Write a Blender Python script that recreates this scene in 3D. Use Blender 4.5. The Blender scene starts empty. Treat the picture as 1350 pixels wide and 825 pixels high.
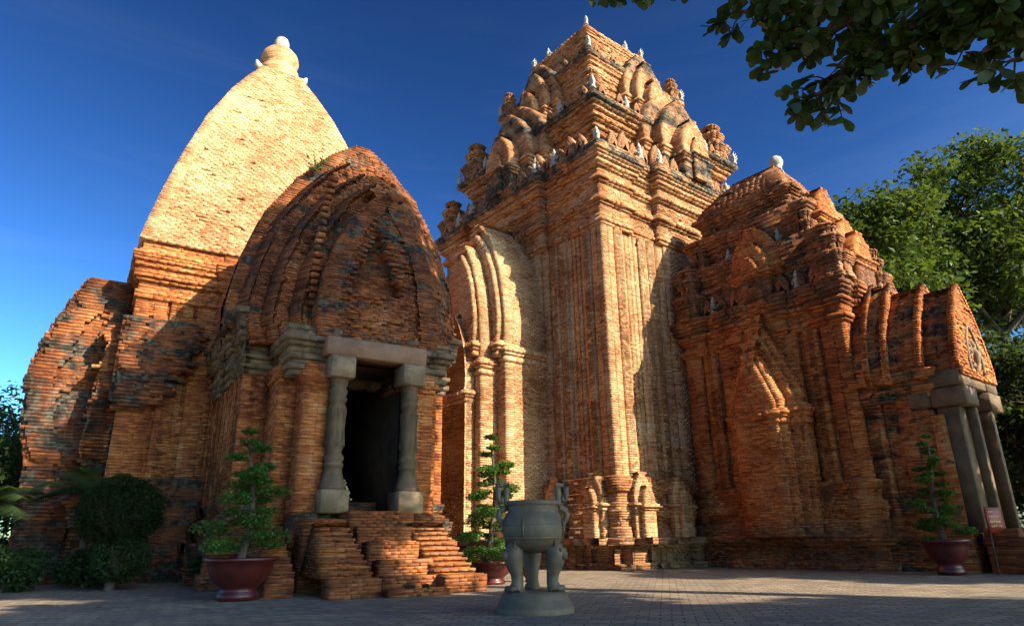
import bpy, math, random
import numpy as np
from mathutils import Vector, Matrix
R = math.radians
PI = math.pi
rng = np.random.default_rng(7)
random.seed(7)
sc = bpy.context.scene
col = sc.collection

# ------------------------------------------------------------------ camera, sky, sun, exposure
cd = bpy.data.cameras.new('camera'); cam = bpy.data.objects.new('camera', cd); col.objects.link(cam)
PITCH, ROLL, EYE = R(18.7), R(0.8), 1.0
fwd = Vector((0, math.cos(PITCH), math.sin(PITCH))); r0 = Vector((1, 0, 0)); u0 = Vector((0, -math.sin(PITCH), math.cos(PITCH)))
rt = r0*math.cos(ROLL) - u0*math.sin(ROLL); up = u0*math.cos(ROLL) + r0*math.sin(ROLL)
m = Matrix((rt, up, -fwd)).transposed().to_4x4(); m.translation = (0, 0, EYE)
cam.matrix_world = m
cd.sensor_width = 36; cd.lens = 880/1350*36; cd.clip_start = .05; cd.clip_end = 3000
sc.camera = cam
sc.render.resolution_x, sc.render.resolution_y = 1024, 625

SUN_AZ, SUN_EL = R(122.8), R(31)            # azimuth clockwise from +Y
w = bpy.data.worlds.new('World'); sc.world = w; w.use_nodes = True
nt = w.node_tree; nt.nodes.clear()
sky = nt.nodes.new('ShaderNodeTexSky'); sky.sky_type = 'NISHITA'; sky.sun_disc = False
sky.sun_elevation = SUN_EL; sky.sun_rotation = SUN_AZ
sky.altitude = 0; sky.air_density = 1.0; sky.dust_density = 1.0; sky.ozone_density = 3.0
gam = nt.nodes.new('ShaderNodeGamma'); gam.inputs[1].default_value = 2.1
tint = nt.nodes.new('ShaderNodeMix'); tint.data_type = 'RGBA'; tint.blend_type = 'MULTIPLY'; tint.inputs[0].default_value = 1
tint.inputs[7].default_value = (.80, 1.0, .95, 1)
bg = nt.nodes.new('ShaderNodeBackground'); bg.inputs[1].default_value = .0160
wo = nt.nodes.new('ShaderNodeOutputWorld')
nt.links.new(sky.outputs[0], gam.inputs[0]); nt.links.new(gam.outputs[0], tint.inputs[6])
# thin wisps of high cloud low in the sky
tc = nt.nodes.new('ShaderNodeTexCoord'); mpg = nt.nodes.new('ShaderNodeMapping'); mpg.inputs[3].default_value = (1.0, 1.0, 5.5)
nz = nt.nodes.new('ShaderNodeTexNoise'); nz.inputs['Scale'].default_value = 2.6; nz.inputs['Detail'].default_value = 7; nz.inputs['Roughness'].default_value = .6; nz.inputs['Distortion'].default_value = .4
mr = nt.nodes.new('ShaderNodeMapRange'); mr.inputs[1].default_value = .50; mr.inputs[2].default_value = .78; mr.inputs[3].default_value = 0; mr.inputs[4].default_value = .11
sx = nt.nodes.new('ShaderNodeSeparateXYZ'); me_ = nt.nodes.new('ShaderNodeMapRange'); me_.inputs[1].default_value = .15; me_.inputs[2].default_value = .75; me_.inputs[3].default_value = 1; me_.inputs[4].default_value = 0
mu = nt.nodes.new('ShaderNodeMath'); mu.operation = 'MULTIPLY'
cl = nt.nodes.new('ShaderNodeMix'); cl.data_type = 'RGBA'; cl.inputs[7].default_value = (14, 17, 20, 1)
nt.links.new(tc.outputs['Generated'], mpg.inputs[0]); nt.links.new(mpg.outputs[0], nz.inputs['Vector']); nt.links.new(nz.outputs['Fac'], mr.inputs[0])
nt.links.new(tc.outputs['Generated'], sx.inputs[0]); nt.links.new(sx.outputs[2], me_.inputs[0]); nt.links.new(mr.outputs[0], mu.inputs[0]); nt.links.new(me_.outputs[0], mu.inputs[1])
nt.links.new(mu.outputs[0], cl.inputs[0]); nt.links.new(tint.outputs[2], cl.inputs[6]); nt.links.new(cl.outputs[2], bg.inputs[0])
nt.links.new(bg.outputs[0], wo.inputs[0])
sd = Vector((math.sin(SUN_AZ)*math.cos(SUN_EL), math.cos(SUN_AZ)*math.cos(SUN_EL), math.sin(SUN_EL)))
sl = bpy.data.lights.new('sun', 'SUN'); sl.energy = 5.0; sl.angle = R(.5); sl.color = (1, .86, .66)
so = bpy.data.objects.new('sun', sl); col.objects.link(so); so.rotation_euler = sd.to_track_quat('Z', 'Y').to_euler(); so.location = (20, -20, 30)
vs = sc.view_settings; vs.view_transform = 'Standard'; vs.look = 'None'; vs.exposure = 1.4; vs.gamma = 1; vs.use_curve_mapping = False

# ------------------------------------------------------------------ helpers
def vnoise(p, s=1.0, seed=0):
    """value noise in [0,1] on (n,3) points, numpy"""
    q = np.asarray(p, float)/s + 31.7*seed + 1000; i = np.floor(q).astype(np.int64); f = q - i; f = f*f*(3-2*f)
    def h(a, b, c):
        n = (a*73856093) ^ (b*19349663) ^ (c*83492791) ^ (seed*2654435 + 17)
        n = (n ^ (n >> 13))*1274126177 & 0x7fffffff
        n = (n ^ (n >> 11))*668265263 & 0x7fffffff
        return (n % 65536)/65535.0
    x, y, z = i[:, 0], i[:, 1], i[:, 2]; fx, fy, fz = f[:, 0], f[:, 1], f[:, 2]
    l = lambda a, b, t: a + (b-a)*t
    return l(l(l(h(x, y, z), h(x+1, y, z), fx), l(h(x, y+1, z), h(x+1, y+1, z), fx), fy),
             l(l(h(x, y, z+1), h(x+1, y, z+1), fx), l(h(x, y+1, z+1), h(x+1, y+1, z+1), fx), fy), fz)

class MB:
    """collects faces; build() links them as ONE mesh object"""
    def __init__(s): s.v = []; s.f = []; s.r = []; s.n = 0
    def quads(s, V, F, rnd=None):
        V = np.asarray(V, float).reshape(-1, 3); F = np.asarray(F, np.int64).reshape(-1, 4)
        s.v.append(V); s.f.append(F + s.n); s.n += len(V)
        s.r.append(np.full(len(F), .5) if rnd is None else np.asarray(rnd, float))
    def poly(s, V, F, rnd=.5):
        """generic python lists; F may hold tris, quads (tris padded with repeat of the last index)"""
        FF = [tuple(f) if len(f) == 4 else (f[0], f[1], f[2], f[2]) for f in F]
        s.quads(V, FF, np.full(len(FF), rnd))
    def box(s, x0, x1, y0, y1, z0, z1, rnd=.5):
        V = [(x0,y0,z0),(x1,y0,z0),(x1,y1,z0),(x0,y1,z0),(x0,y0,z1),(x1,y0,z1),(x1,y1,z1),(x0,y1,z1)]
        s.quads(V, [(0,3,2,1),(4,5,6,7),(0,1,5,4),(1,2,6,5),(2,3,7,6),(3,0,4,7)], [rnd]*6)
    def bevbox(s, x0, x1, y0, y1, z0, z1, b=.02, rnd=.5):
        """box with chamfered top, bottom and vertical edges"""
        ring = lambda i, z: [(x0+i+b,y0+i,z),(x1-i-b,y0+i,z),(x1-i,y0+i+b,z),(x1-i,y1-i-b,z),(x1-i-b,y1-i,z),(x0+i+b,y1-i,z),(x0+i,y1-i-b,z),(x0+i,y0+i+b,z)]
        V = ring(b, z0)+ring(0, z0+b)+ring(0, z1-b)+ring(b, z1); F = []
        for k in range(3):
            for j in range(8): F.append((k*8+j, k*8+(j+1) % 8, k*8+8+(j+1) % 8, k*8+8+j))
        F += [(24,25,26,27),(24,27,28,31),(28,29,30,31),(3,2,1,0),(7,4,3,0),(7,6,5,4)]
        s.quads(V, F, [rnd]*len(F))
    def tube(s, pts, rad, n=8, cap=True, flat=1.0, rnd=.5):
        pts = [Vector(p) for p in pts]; V = []; F = []
        prev = None
        for i, p in enumerate(pts):
            d = (pts[min(i+1, len(pts)-1)] - pts[max(i-1, 0)]).normalized()
            a = prev if prev is not None else Vector((0, 0, 1)) if abs(d.z) < .9 else Vector((1, 0, 0))
            x = d.cross(a)
            if x.length < 1e-4: x = d.cross(Vector((0, 1, 0)))
            x.normalize(); y = x.cross(d).normalized(); prev = y
            for k in range(n):
                t = 2*PI*k/n; V.append(p + x*math.cos(t)*rad[i] + y*math.sin(t)*rad[i]*flat)
        for i in range(len(pts)-1):
            for k in range(n): F.append((i*n+k, i*n+(k+1) % n, i*n+n+(k+1) % n, i*n+n+k))
        if cap:
            for b in (0, (len(pts)-1)*n):
                V.append(sum((V[b+k] for k in range(n)), Vector())/n)
                for k in range(n): F.append((b+k, b+(k+1) % n, len(V)-1))
        s.poly([tuple(v) for v in V], F, rnd)
    def lathe(s, prof, n=24, c=(0, 0, 0), sq=None, rot=0, rnd=.5):
        """profile [(r,z)] round the z axis; sq = number of flat sides"""
        n = sq or n; V = []; F = []
        for (r, z) in prof:
            for k in range(n):
                t = 2*PI*(k+.5)/n + rot; V.append((c[0]+r*math.cos(t), c[1]+r*math.sin(t), c[2]+z))
        for i in range(len(prof)-1):
            for k in range(n): F.append((i*n+k, i*n+(k+1) % n, i*n+n+(k+1) % n, i*n+n+k))
        s.poly(V, F, rnd)
        for b, z in ((0, prof[0]), ((len(prof)-1)*n, prof[-1])):
            if z[0] > 1e-4:
                W = V[b:b+n] + [(c[0], c[1], c[2]+z[1])]; s.poly(W, [(k, (k+1) % n, n) for k in range(n)], rnd)
    def build(s, name, mat, parent=None, loc=(0, 0, 0), rz=0, smooth=False):
        V = np.concatenate(s.v); F = np.concatenate(s.f); rr = np.concatenate(s.r)
        tri = F[:, 2] == F[:, 3]; tot = np.where(tri, 3, 4)
        mask = np.ones(F.shape, bool); mask[tri, 3] = False; loops = F[mask]
        me = bpy.data.meshes.new(name)
        me.vertices.add(len(V)); me.vertices.foreach_set('co', V.astype(np.float32).ravel())
        me.loops.add(len(loops)); me.loops.foreach_set('vertex_index', loops.astype(np.int32))
        me.polygons.add(len(F)); st = np.concatenate([[0], np.cumsum(tot)[:-1]])
        me.polygons.foreach_set('loop_start', st.astype(np.int32)); me.polygons.foreach_set('loop_total', tot.astype(np.int32))
        if smooth: me.polygons.foreach_set('use_smooth', np.ones(len(F), bool))
        at = me.attributes.new('rnd', 'FLOAT', 'FACE'); at.data.foreach_set('value', rr.astype(np.float32))
        me.update(calc_edges=True); me.validate()
        o = bpy.data.objects.new(name, me); col.objects.link(o); me.materials.append(mat)
        if parent: o.parent = parent
        o.location = loc; o.rotation_euler = (0, 0, rz)
        return o

def tag(o, label=None, cat=None, group=None, kind=None):
    if label: o['label'] = label
    if cat: o['category'] = cat
    if group: o['group'] = group
    if kind: o['kind'] = kind
    return o
def thing(name, label, cat, loc=(0, 0, 0), rz=0, group=None):
    o = bpy.data.objects.new(name, None); col.objects.link(o); o.location = loc; o.rotation_euler = (0, 0, rz)
    o.empty_display_size = .3
    return tag(o, label, cat, group)
def cp(o, parent, loc=None, rz=None, scale=None):
    c = o.copy(); col.objects.link(c); c.parent = parent
    if loc is not None: c.location = loc
    if rz is not None: c.rotation_euler = (0, 0, rz)
    if scale is not None: c.scale = (scale,)*3 if isinstance(scale, (int, float)) else scale
    return c
def copy_tree(o, parent=None):
    c = o.copy(); col.objects.link(c); c.parent = parent
    for ch in [k for k in bpy.data.objects if k.parent == o]: copy_tree(ch, c)
    return c

# ---- masonry: every course is a ring of separate bricks along a polygon
CH = .085
def offs(poly, o):
    n = len(poly); out = []
    for i in range(n):
        p = poly[i]; a = poly[i-1]; b = poly[(i+1) % n]
        d1 = (p[0]-a[0], p[1]-a[1]); d2 = (b[0]-p[0], b[1]-p[1])
        l1 = math.hypot(*d1) or 1; l2 = math.hypot(*d2) or 1
        n1 = (d1[1]/l1, -d1[0]/l1); n2 = (d2[1]/l2, -d2[0]/l2); k = max(.35, 1+n1[0]*n2[0]+n1[1]*n2[1])
        out.append((p[0]+o*(n1[0]+n2[0])/k, p[1]+o*(n1[1]+n2[1])/k))
    return out
def rect(x0, x1, y0, y1): return [(x0, y0), (x1, y0), (x1, y1), (x0, y1)]
def redent(x0, x1, y0, y1, S=None, E_=None, N=None, W=None):
    """rectangle whose sides step in and out: pattern = [(t0,t1,depth)] from the side's start"""
    pts = []
    for (p, q, nrm, pat) in (((x0,y0),(x1,y0),(0,-1),S), ((x1,y0),(x1,y1),(1,0),E_), ((x1,y1),(x0,y1),(0,1),N), ((x0,y1),(x0,y0),(-1,0),W)):
        L = math.hypot(q[0]-p[0], q[1]-p[1]); t = ((q[0]-p[0])/L, (q[1]-p[1])/L)
        if not pat: pts.append(p); continue
        last = None
        for (a, b, d) in pat:
            for s in (a, b):
                if s >= L-1e-6: continue      # the corner is added by the next side
                k = (p[0]+t[0]*s+nrm[0]*d, p[1]+t[1]*s+nrm[1]*d)
                if last is None or math.hypot(k[0]-last[0], k[1]-last[1]) > 1e-5: pts.append(k); last = k
    return pts
def sym(half, L):
    """mirror a half pattern to the full side length, middle filled by its last entry"""
    out = list(half); last = out.pop(); out.append((last[0], L-last[0], last[2]))
    for (a, b, d) in reversed(half[:-1]): out.append((L-b, L-a, d))
    return out
def courses(bm, items, bl=.26, jit=.005, depth=.34, rough=0., rs=.6, miss=0., seed=0, core=.10, backs=True, ero=None):
    """items: [(z0,z1,poly)]"""
    for k, (z0, z1, poly) in enumerate(items):
        n = len(poly); off = (k % 2)*.5
        cen = offs(poly, -core)
        # inner core ring closes the joints
        cv = [(x, y, z) for z in (z0-.02, z1+.02) for (x, y) in cen]
        bm.quads(cv, [(i, (i+1) % n, n+(i+1) % n, n+i) for i in range(n)], [.3]*n)
        for i in range(n):
            a = poly[i]; b = poly[(i+1) % n]; dx, dy = b[0]-a[0], b[1]-a[1]; L = math.hypot(dx, dy)
            if L < .03: continue
            t = np.array((dx/L, dy/L)); nn = np.array((t[1], -t[0]))
            back = nn[0] > .5 or nn[1] > .5
            if back and not backs: continue
            l = bl*(5 if back else 1)
            e = np.arange(-off*l, L+l, l); e = e + (rng.random(len(e))-.5)*l*.3; e = np.clip(e, 0, L); e[0] = 0; e[-1] = L; e = np.unique(e)
            if len(e) > 2 and e[-1]-e[-2] < .08: e = np.delete(e, -2)
            s0, s1 = e[:-1], e[1:]; M_ = len(s0)
            mid = np.stack([a[0]+t[0]*(s0+s1)/2, a[1]+t[1]*(s0+s1)/2, np.full(M_, (z0+z1)/2)], 1)
            o = rng.normal(0, jit, M_)
            if rough > 0:
                o = o - rough*np.clip(vnoise(mid, rs, seed)*1.6-.35, 0, 1.3)*(.85+.15*rng.random(M_)) - rough*.45*np.clip(vnoise(mid, rs*.35, seed+3)-.5, 0, 1)
            if ero is not None: o = o - ero(mid)
            if miss > 0: o = o - np.where(rng.random(M_) < miss, rng.uniform(.05, .14, M_), 0)
            zj0 = z0 + rng.uniform(0, .002, M_); zj1 = z1 - rng.uniform(0, .003, M_)
            g = .002
            V = np.zeros((M_, 8, 3))
            for q, (s, dep, z) in enumerate(((s0+g, -depth, zj0), (s1-g, -depth, zj0), (s1-g, 0, zj0), (s0+g, 0, zj0), (s0+g, -depth, zj1), (s1-g, -depth, zj1), (s1-g, 0, zj1), (s0+g, 0, zj1))):
                oo = (o if dep == 0 else np.full(M_, dep)+np.minimum(o, 0))
                V[:, q, 0] = a[0]+t[0]*s+nn[0]*oo; V[:, q, 1] = a[1]+t[1]*s+nn[1]*oo; V[:, q, 2] = z
            base = np.arange(M_)[:, None, None]*8
            Fq = np.array([(3,2,6,7),(7,6,5,4),(0,1,2,3),(2,1,5,6),(0,3,7,4)])
            Fq = Fq[:, ::-1] if False else Fq
            F = (Fq[None]+base).reshape(-1, 4)
            bm.quads(V.reshape(-1, 3), F, np.repeat(rng.random(M_), 5))
def bands(poly, z, spec, ch=CH):
    """spec [(height, offset0, offset1)] -> course items and the end height"""
    it = []
    for (h, o0, o1) in spec:
        n = max(1, round(h/ch))
        for k in range(n):
            o = o0+(o1-o0)*((k+.5)/n if n > 1 else 0)
            it.append((z+h*k/n, z+h*(k+1)/n, offs(poly, o)))
        z += h
    return it, z
def cbands(fn, z, spec, ch=CH):
    """like bands, but the polygon comes from fn(z, offset)"""
    it, z1 = bands(rect(0, 1, 0, 1), z, spec, ch)
    return [(a, b, fn((a+b)/2, -p[0][0])) for (a, b, p) in it], z1
OGT = np.array([(0, .97), (.08, 1.02), (.19, 1.03), (.37, .96), (.58, .82), (.79, .55), (.91, .30), (.97, .13), (1, .02)])
def ogw(f): return float(np.interp(f, OGT[:, 0], OGT[:, 1]))
def vault_items(c, half, z0, z1, ya, yb, ch=CH, axis='y', prof=ogw):
    n = max(3, round((z1-z0)/ch)); it = []
    for k in range(n):
        w_ = half*prof((k+.5)/n); za = z0+(z1-z0)*k/n; zb = z0+(z1-z0)*(k+1)/n
        it.append((za, zb, rect(c-w_, c+w_, ya, yb) if axis == 'y' else rect(ya, yb, c-w_, c+w_)))
    return it

# ------------------------------------------------------------------ materials
class NT:
    def __init__(s, name):
        s.m = bpy.data.materials.new(name); s.m.use_nodes = True; s.t = s.m.node_tree; s.t.nodes.clear()
        s.out = s.n('ShaderNodeOutputMaterial'); s.b = s.n('ShaderNodeBsdfPrincipled'); s.l(s.b.outputs[0], s.out.inputs[0])
    def n(s, ty, **k):
        x = s.t.nodes.new(ty)
        for a, b in k.items(): setattr(x, a, b)
        return x
    def l(s, a, b): s.t.links.new(a, b)
    def co(s): return s.n('ShaderNodeTexCoord').outputs['Object']
    def noise(s, vec, scale, detail=4, rough=.55):
        x = s.n('ShaderNodeTexNoise'); x.inputs['Scale'].default_value = scale; x.inputs['Detail'].default_value = detail; x.inputs['Roughness'].default_value = rough
        s.l(vec, x.inputs['Vector']); return x.outputs['Fac']
    def math(s, op, a, b=None, c=None, clamp=False):
        x = s.n('ShaderNodeMath', operation=op); x.use_clamp = clamp
        for i, v in enumerate((a, b, c)):
            if v is None: continue
            if isinstance(v, (int, float)): x.inputs[i].default_value = v
            else: s.l(v, x.inputs[i])
        return x.outputs[0]
    def rng(s, v, a, b, c=0, d=1, smooth=True):
        x = s.n('ShaderNodeMapRange'); x.interpolation_type = 'SMOOTHSTEP' if smooth else 'LINEAR'
        s.l(v, x.inputs[0])
        for i, q in zip((1, 2, 3, 4), (a, b, c, d)): x.inputs[i].default_value = q
        return x.outputs[0]
    def mix(s, f, a, b, blend='MIX'):
        x = s.n('ShaderNodeMix'); x.data_type = 'RGBA'; x.blend_type = blend
        for i, v in ((0, f), (6, a), (7, b)):
            if isinstance(v, (int, float)): x.inputs[i].default_value = v
            elif isinstance(v, tuple): x.inputs[i].default_value = (*v, 1)
            else: s.l(v, x.inputs[i])
        return x.outputs[2]
    def ramp(s, v, stops):
        x = s.n('ShaderNodeValToRGB'); s.l(v, x.inputs[0]); e = x.color_ramp.elements
        while len(e) < len(stops): e.new(.5)
        for i, (p, c) in enumerate(stops): e[i].position = p; e[i].color = (*c, 1)
        return x.outputs[0]
    def bump(s, h, strength=.5, dist=.02, prev=None):
        x = s.n('ShaderNodeBump'); x.inputs['Strength'].default_value = strength; x.inputs['Distance'].default_value = dist
        s.l(h, x.inputs['Height'])
        if prev is not None: s.l(prev, x.inputs['Normal'])
        return x.outputs[0]

def brick_mat(name, cols, lichen=.3, topdirt=.5, pale=.2, rough=.92, bumpd=.018, lseed=0., lc=(.035, .032, .026), hl=None, low=None):
    t = NT(name); c = t.co()
    sep = t.n('ShaderNodeSeparateXYZ'); t.l(c, sep.inputs[0])
    u = t.math('ADD', sep.outputs[0], sep.outputs[1])
    wob = t.noise(c, 1.3, 2)
    zz = t.math('ADD', sep.outputs[2], t.math('MULTIPLY', wob, .012))
    cb = t.n('ShaderNodeCombineXYZ'); t.l(u, cb.inputs[0]); t.l(zz, cb.inputs[1])
    bt = t.n('ShaderNodeTexBrick'); t.l(cb.outputs[0], bt.inputs[0])
    bt.inputs['Scale'].default_value = 1; bt.inputs['Brick Width'].default_value = .22; bt.inputs['Row Height'].default_value = .0425
    bt.inputs['Mortar Size'].default_value = .0045; bt.inputs['Mortar Smooth'].default_value = .3
    bt.inputs['Color1'].default_value = (0, 0, 0, 1); bt.inputs['Color2'].default_value = (1, 1, 1, 1); bt.inputs['Mortar'].default_value = (.5, .5, .5, 1)
    at = t.n('ShaderNodeAttribute', attribute_name='rnd')
    v = t.math('ADD', t.math('MULTIPLY', bt.outputs['Color'], .42), t.math('MULTIPLY', at.outputs['Fac'], .24))
    patch = t.noise(c, .55, 5, .6); v = t.math('ADD', v, t.math('MULTIPLY', t.math('SUBTRACT', patch, .5), 1.5))
    fine = t.noise(c, 9, 4, .7); v = t.math('ADD', v, t.math('MULTIPLY', t.math('SUBTRACT', fine, .35), .55), clamp=True)
    base = t.ramp(v, [(i/(len(cols)-1)*.9+.05, q) for i, q in enumerate(cols)])
    # pale lime bloom in streaks
    mp = t.n('ShaderNodeMapping'); t.l(c, mp.inputs[0]); mp.inputs[3].default_value = (1.6, 1.6, .5); mp.inputs[1].default_value = (lseed*3, 5, 0)
    pn = t.rng(t.noise(mp.outputs[0], 1.1, 6, .65), .56, .72)
    base = t.mix(t.math('MULTIPLY', pn, pale), base, (.50, .36, .24))
    # mortar
    base = t.mix(t.math('MULTIPLY', bt.outputs['Fac'], .55), base, (.10, .065, .045))
    # lichen and soot: patches, and on ledges
    mp2 = t.n('ShaderNodeMapping'); t.l(c, mp2.inputs[0]); mp2.inputs[3].default_value = (1, 1, 2.2); mp2.inputs[1].default_value = (lseed, lseed*2, lseed)
    ln = t.noise(mp2.outputs[0], .9, 8, .72)
    lm = t.rng(ln, .66-.26*lichen, .76-.22*lichen)
    geo = t.n('ShaderNodeNewGeometry'); sg = t.n('ShaderNodeSeparateXYZ'); t.l(geo.outputs['True Normal'], sg.inputs[0])
    upm = t.rng(sg.outputs[2], .3, .8)
    fn = t.rng(t.noise(c, 3.5, 5, .7), .35, .6)
    lm = t.math('MAXIMUM', t.math('MULTIPLY', lm, min(1, lichen*1.6+.25)), t.math('MULTIPLY', t.math('MULTIPLY', upm, fn), topdirt))
    if hl:      # weathered bands at given heights (wet ledges of the cornices)
        for (za, zb, amt) in hl:
            a_ = t.rng(sep.outputs[2], za-.25, za+.1); b_ = t.rng(sep.outputs[2], zb-.1, zb+.3, 1, 0)
            hm = t.math('MULTIPLY', t.math('MULTIPLY', a_, b_), t.math('MULTIPLY', t.rng(ln, .36, .56), amt))
            lm = t.math('MAXIMUM', lm, hm)
    lcol = t.mix(t.rng(t.noise(c, 5, 3), .45, .65), lc, (.12, .115, .085))
    base = t.mix(lm, base, lcol)
    wn = t.rng(t.noise(c, 6.3, 6, .75), .68, .74)
    base = t.mix(t.math('MULTIPLY', wn, .25+lichen*.5), base, (.42, .40, .33))
    t.l(base, t.b.inputs['Base Color']); t.b.inputs['Roughness'].default_value = rough; t.b.inputs['Specular IOR Level'].default_value = .2
    h = t.math('ADD', t.math('MULTIPLY', bt.outputs['Fac'], -.8), t.math('ADD', t.math('MULTIPLY', t.noise(c, 22, 4, .7), .9), t.math('MULTIPLY', bt.outputs['Color'], .5)))
    b1 = t.bump(h, .7, bumpd*.7)
    b2 = t.bump(t.noise(c, 5, 4, .6), .35, .03, b1)
    t.l(b2, t.b.inputs['Normal'])
    return t.m
def stone_mat(name, c1, c2, rough=.75, scale=3, lich=(.05, .05, .04), la=.5, bd=.02):
    t = NT(name); c = t.co()
    at = t.n('ShaderNodeAttribute', attribute_name='rnd')
    b = t.mix(t.rng(t.noise(c, scale, 6, .65), .3, .7), c1, c2)
    b = t.mix(t.math('MULTIPLY', t.rng(t.noise(c, scale*.7, 8, .75), .5, .66), la), b, lich)
    b = t.mix(t.math('MULTIPLY', at.outputs['Fac'], .35), b, (c1[0]*.5, c1[1]*.5, c1[2]*.5))
    t.l(b, t.b.inputs['Base Color']); t.b.inputs['Roughness'].default_value = rough; t.b.inputs['Specular IOR Level'].default_value = .3
    t.l(t.bump(t.noise(c, scale*5, 6, .7), .6, bd), t.b.inputs['Normal'])
    return t.m
def leaf_mat(name, c1, c2, trans=.35, rough=.5):
    t = NT(name); at = t.n('ShaderNodeAttribute', attribute_name='rnd')
    b = t.mix(at.outputs['Fac'], c1, c2)
    t.l(b, t.b.inputs['Base Color']); t.b.inputs['Roughness'].default_value = rough; t.b.inputs['Specular IOR Level'].default_value = .35
    tr = t.n('ShaderNodeBsdfTranslucent'); t.l(t.mix(.6, b, (.25, .35, .03), 'MIX'), tr.inputs[0])
    ms = t.n('ShaderNodeMixShader'); ms.inputs[0].default_value = trans
    t.l(t.b.outputs[0], ms.inputs[1]); t.l(tr.outputs[0], ms.inputs[2]); t.l(ms.outputs[0], t.out.inputs[0])
    return t.m
def plain_mat(name, c, rough=.6, spec=.4, var=.3, scale=8, coat=0):
    t = NT(name); co = t.co()
    b = t.mix(t.rng(t.noise(co, scale, 5, .6), .3, .7), c, tuple(x*(1-var) for x in c))
    t.l(b, t.b.inputs['Base Color']); t.b.inputs['Roughness'].default_value = rough; t.b.inputs['Specular IOR Level'].default_value = spec
    if coat: t.b.inputs['Coat Weight'].default_value = coat; t.b.inputs['Coat Roughness'].default_value = .2
    t.l(t.bump(t.noise(co, scale*4, 4), .3, .01), t.b.inputs['Normal'])
    return t.m

ORANGE = [(.16, .042, .014), (.31, .088, .024), (.47, .155, .042), (.57, .25, .085), (.62, .36, .16)]
WARM = [(.18, .062, .024), (.36, .145, .055), (.50, .25, .11), (.60, .36, .18), (.66, .45, .27)]
PALE = [(.27, .11, .045), (.45, .22, .095), (.58, .34, .165), (.66, .44, .24), (.72, .52, .32)]
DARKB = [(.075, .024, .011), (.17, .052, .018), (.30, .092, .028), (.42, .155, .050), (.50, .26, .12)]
M_tower = brick_mat('tower_brick', WARM, .30, .9, .35, hl=[(15.45, 16.9, 1.0), (18.7, 19.9, 1.0), (22.8, 23.9, 1.0), (0, 1.15, .45)])
M_shaft = brick_mat('shaft_brick', PALE, .08, .6, .40, lseed=2)
M_gate = brick_mat('vestibule_brick', ORANGE, .34, .9, .25, lseed=4.3, hl=[(8.4, 9.6, .7), (0, 1.2, .5)])
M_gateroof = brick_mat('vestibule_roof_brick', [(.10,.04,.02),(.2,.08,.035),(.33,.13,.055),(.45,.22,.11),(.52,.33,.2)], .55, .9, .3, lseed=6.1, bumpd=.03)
M_porch = brick_mat('porch_brick', ORANGE, .68, .8, .15, lseed=9, bumpd=.03)
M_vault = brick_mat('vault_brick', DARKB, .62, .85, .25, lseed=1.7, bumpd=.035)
M_vwall = brick_mat('wall_brick', ORANGE, .12, .6, .35, lseed=12)
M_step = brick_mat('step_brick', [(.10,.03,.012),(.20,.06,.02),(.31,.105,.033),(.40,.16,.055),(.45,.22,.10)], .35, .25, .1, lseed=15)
M_pyr = brick_mat('pyramid_brick', PALE, .07, .3, .25, lseed=20, bumpd=.022)
M_pbody = brick_mat('pyramid_body_brick', ORANGE, .10, .5, .2, lseed=22)
M_ruin = brick_mat('ruin_brick', DARKB, .80, .9, .30, lseed=25, bumpd=.035)  # weathered ruin; darker palette and extra lichen also paint in shade the wing lacks
M_stone = stone_mat('grey_stone', (.155, .105, .058), (.29, .205, .12))
M_lintel = stone_mat('brown_stone', (.22, .12, .07), (.31, .18, .11), la=.15)
M_cornst = stone_mat('cornice_stone', (.12, .078, .042), (.28, .19, .105), la=.75, lich=(.03, .028, .022), scale=2.2, bd=.04)
M_white = stone_mat('pale_figure_stone', (.26, .25, .21), (.50, .49, .43), la=.7, lich=(.07, .075, .06), scale=7)
M_urn = stone_mat('urn_stone', (.11, .082, .054), (.18, .136, .092), rough=.5, la=.3, lich=(.03, .035, .03), scale=6, bd=.006)
M_colst = stone_mat('carved_stone', (.095, .062, .034), (.18, .12, .07), la=.55)
M_inner = stone_mat('shade_dark_interior', (.03, .018, .012), (.06, .035, .02))  # doorway shade put into the colour: near-black stone

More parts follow.
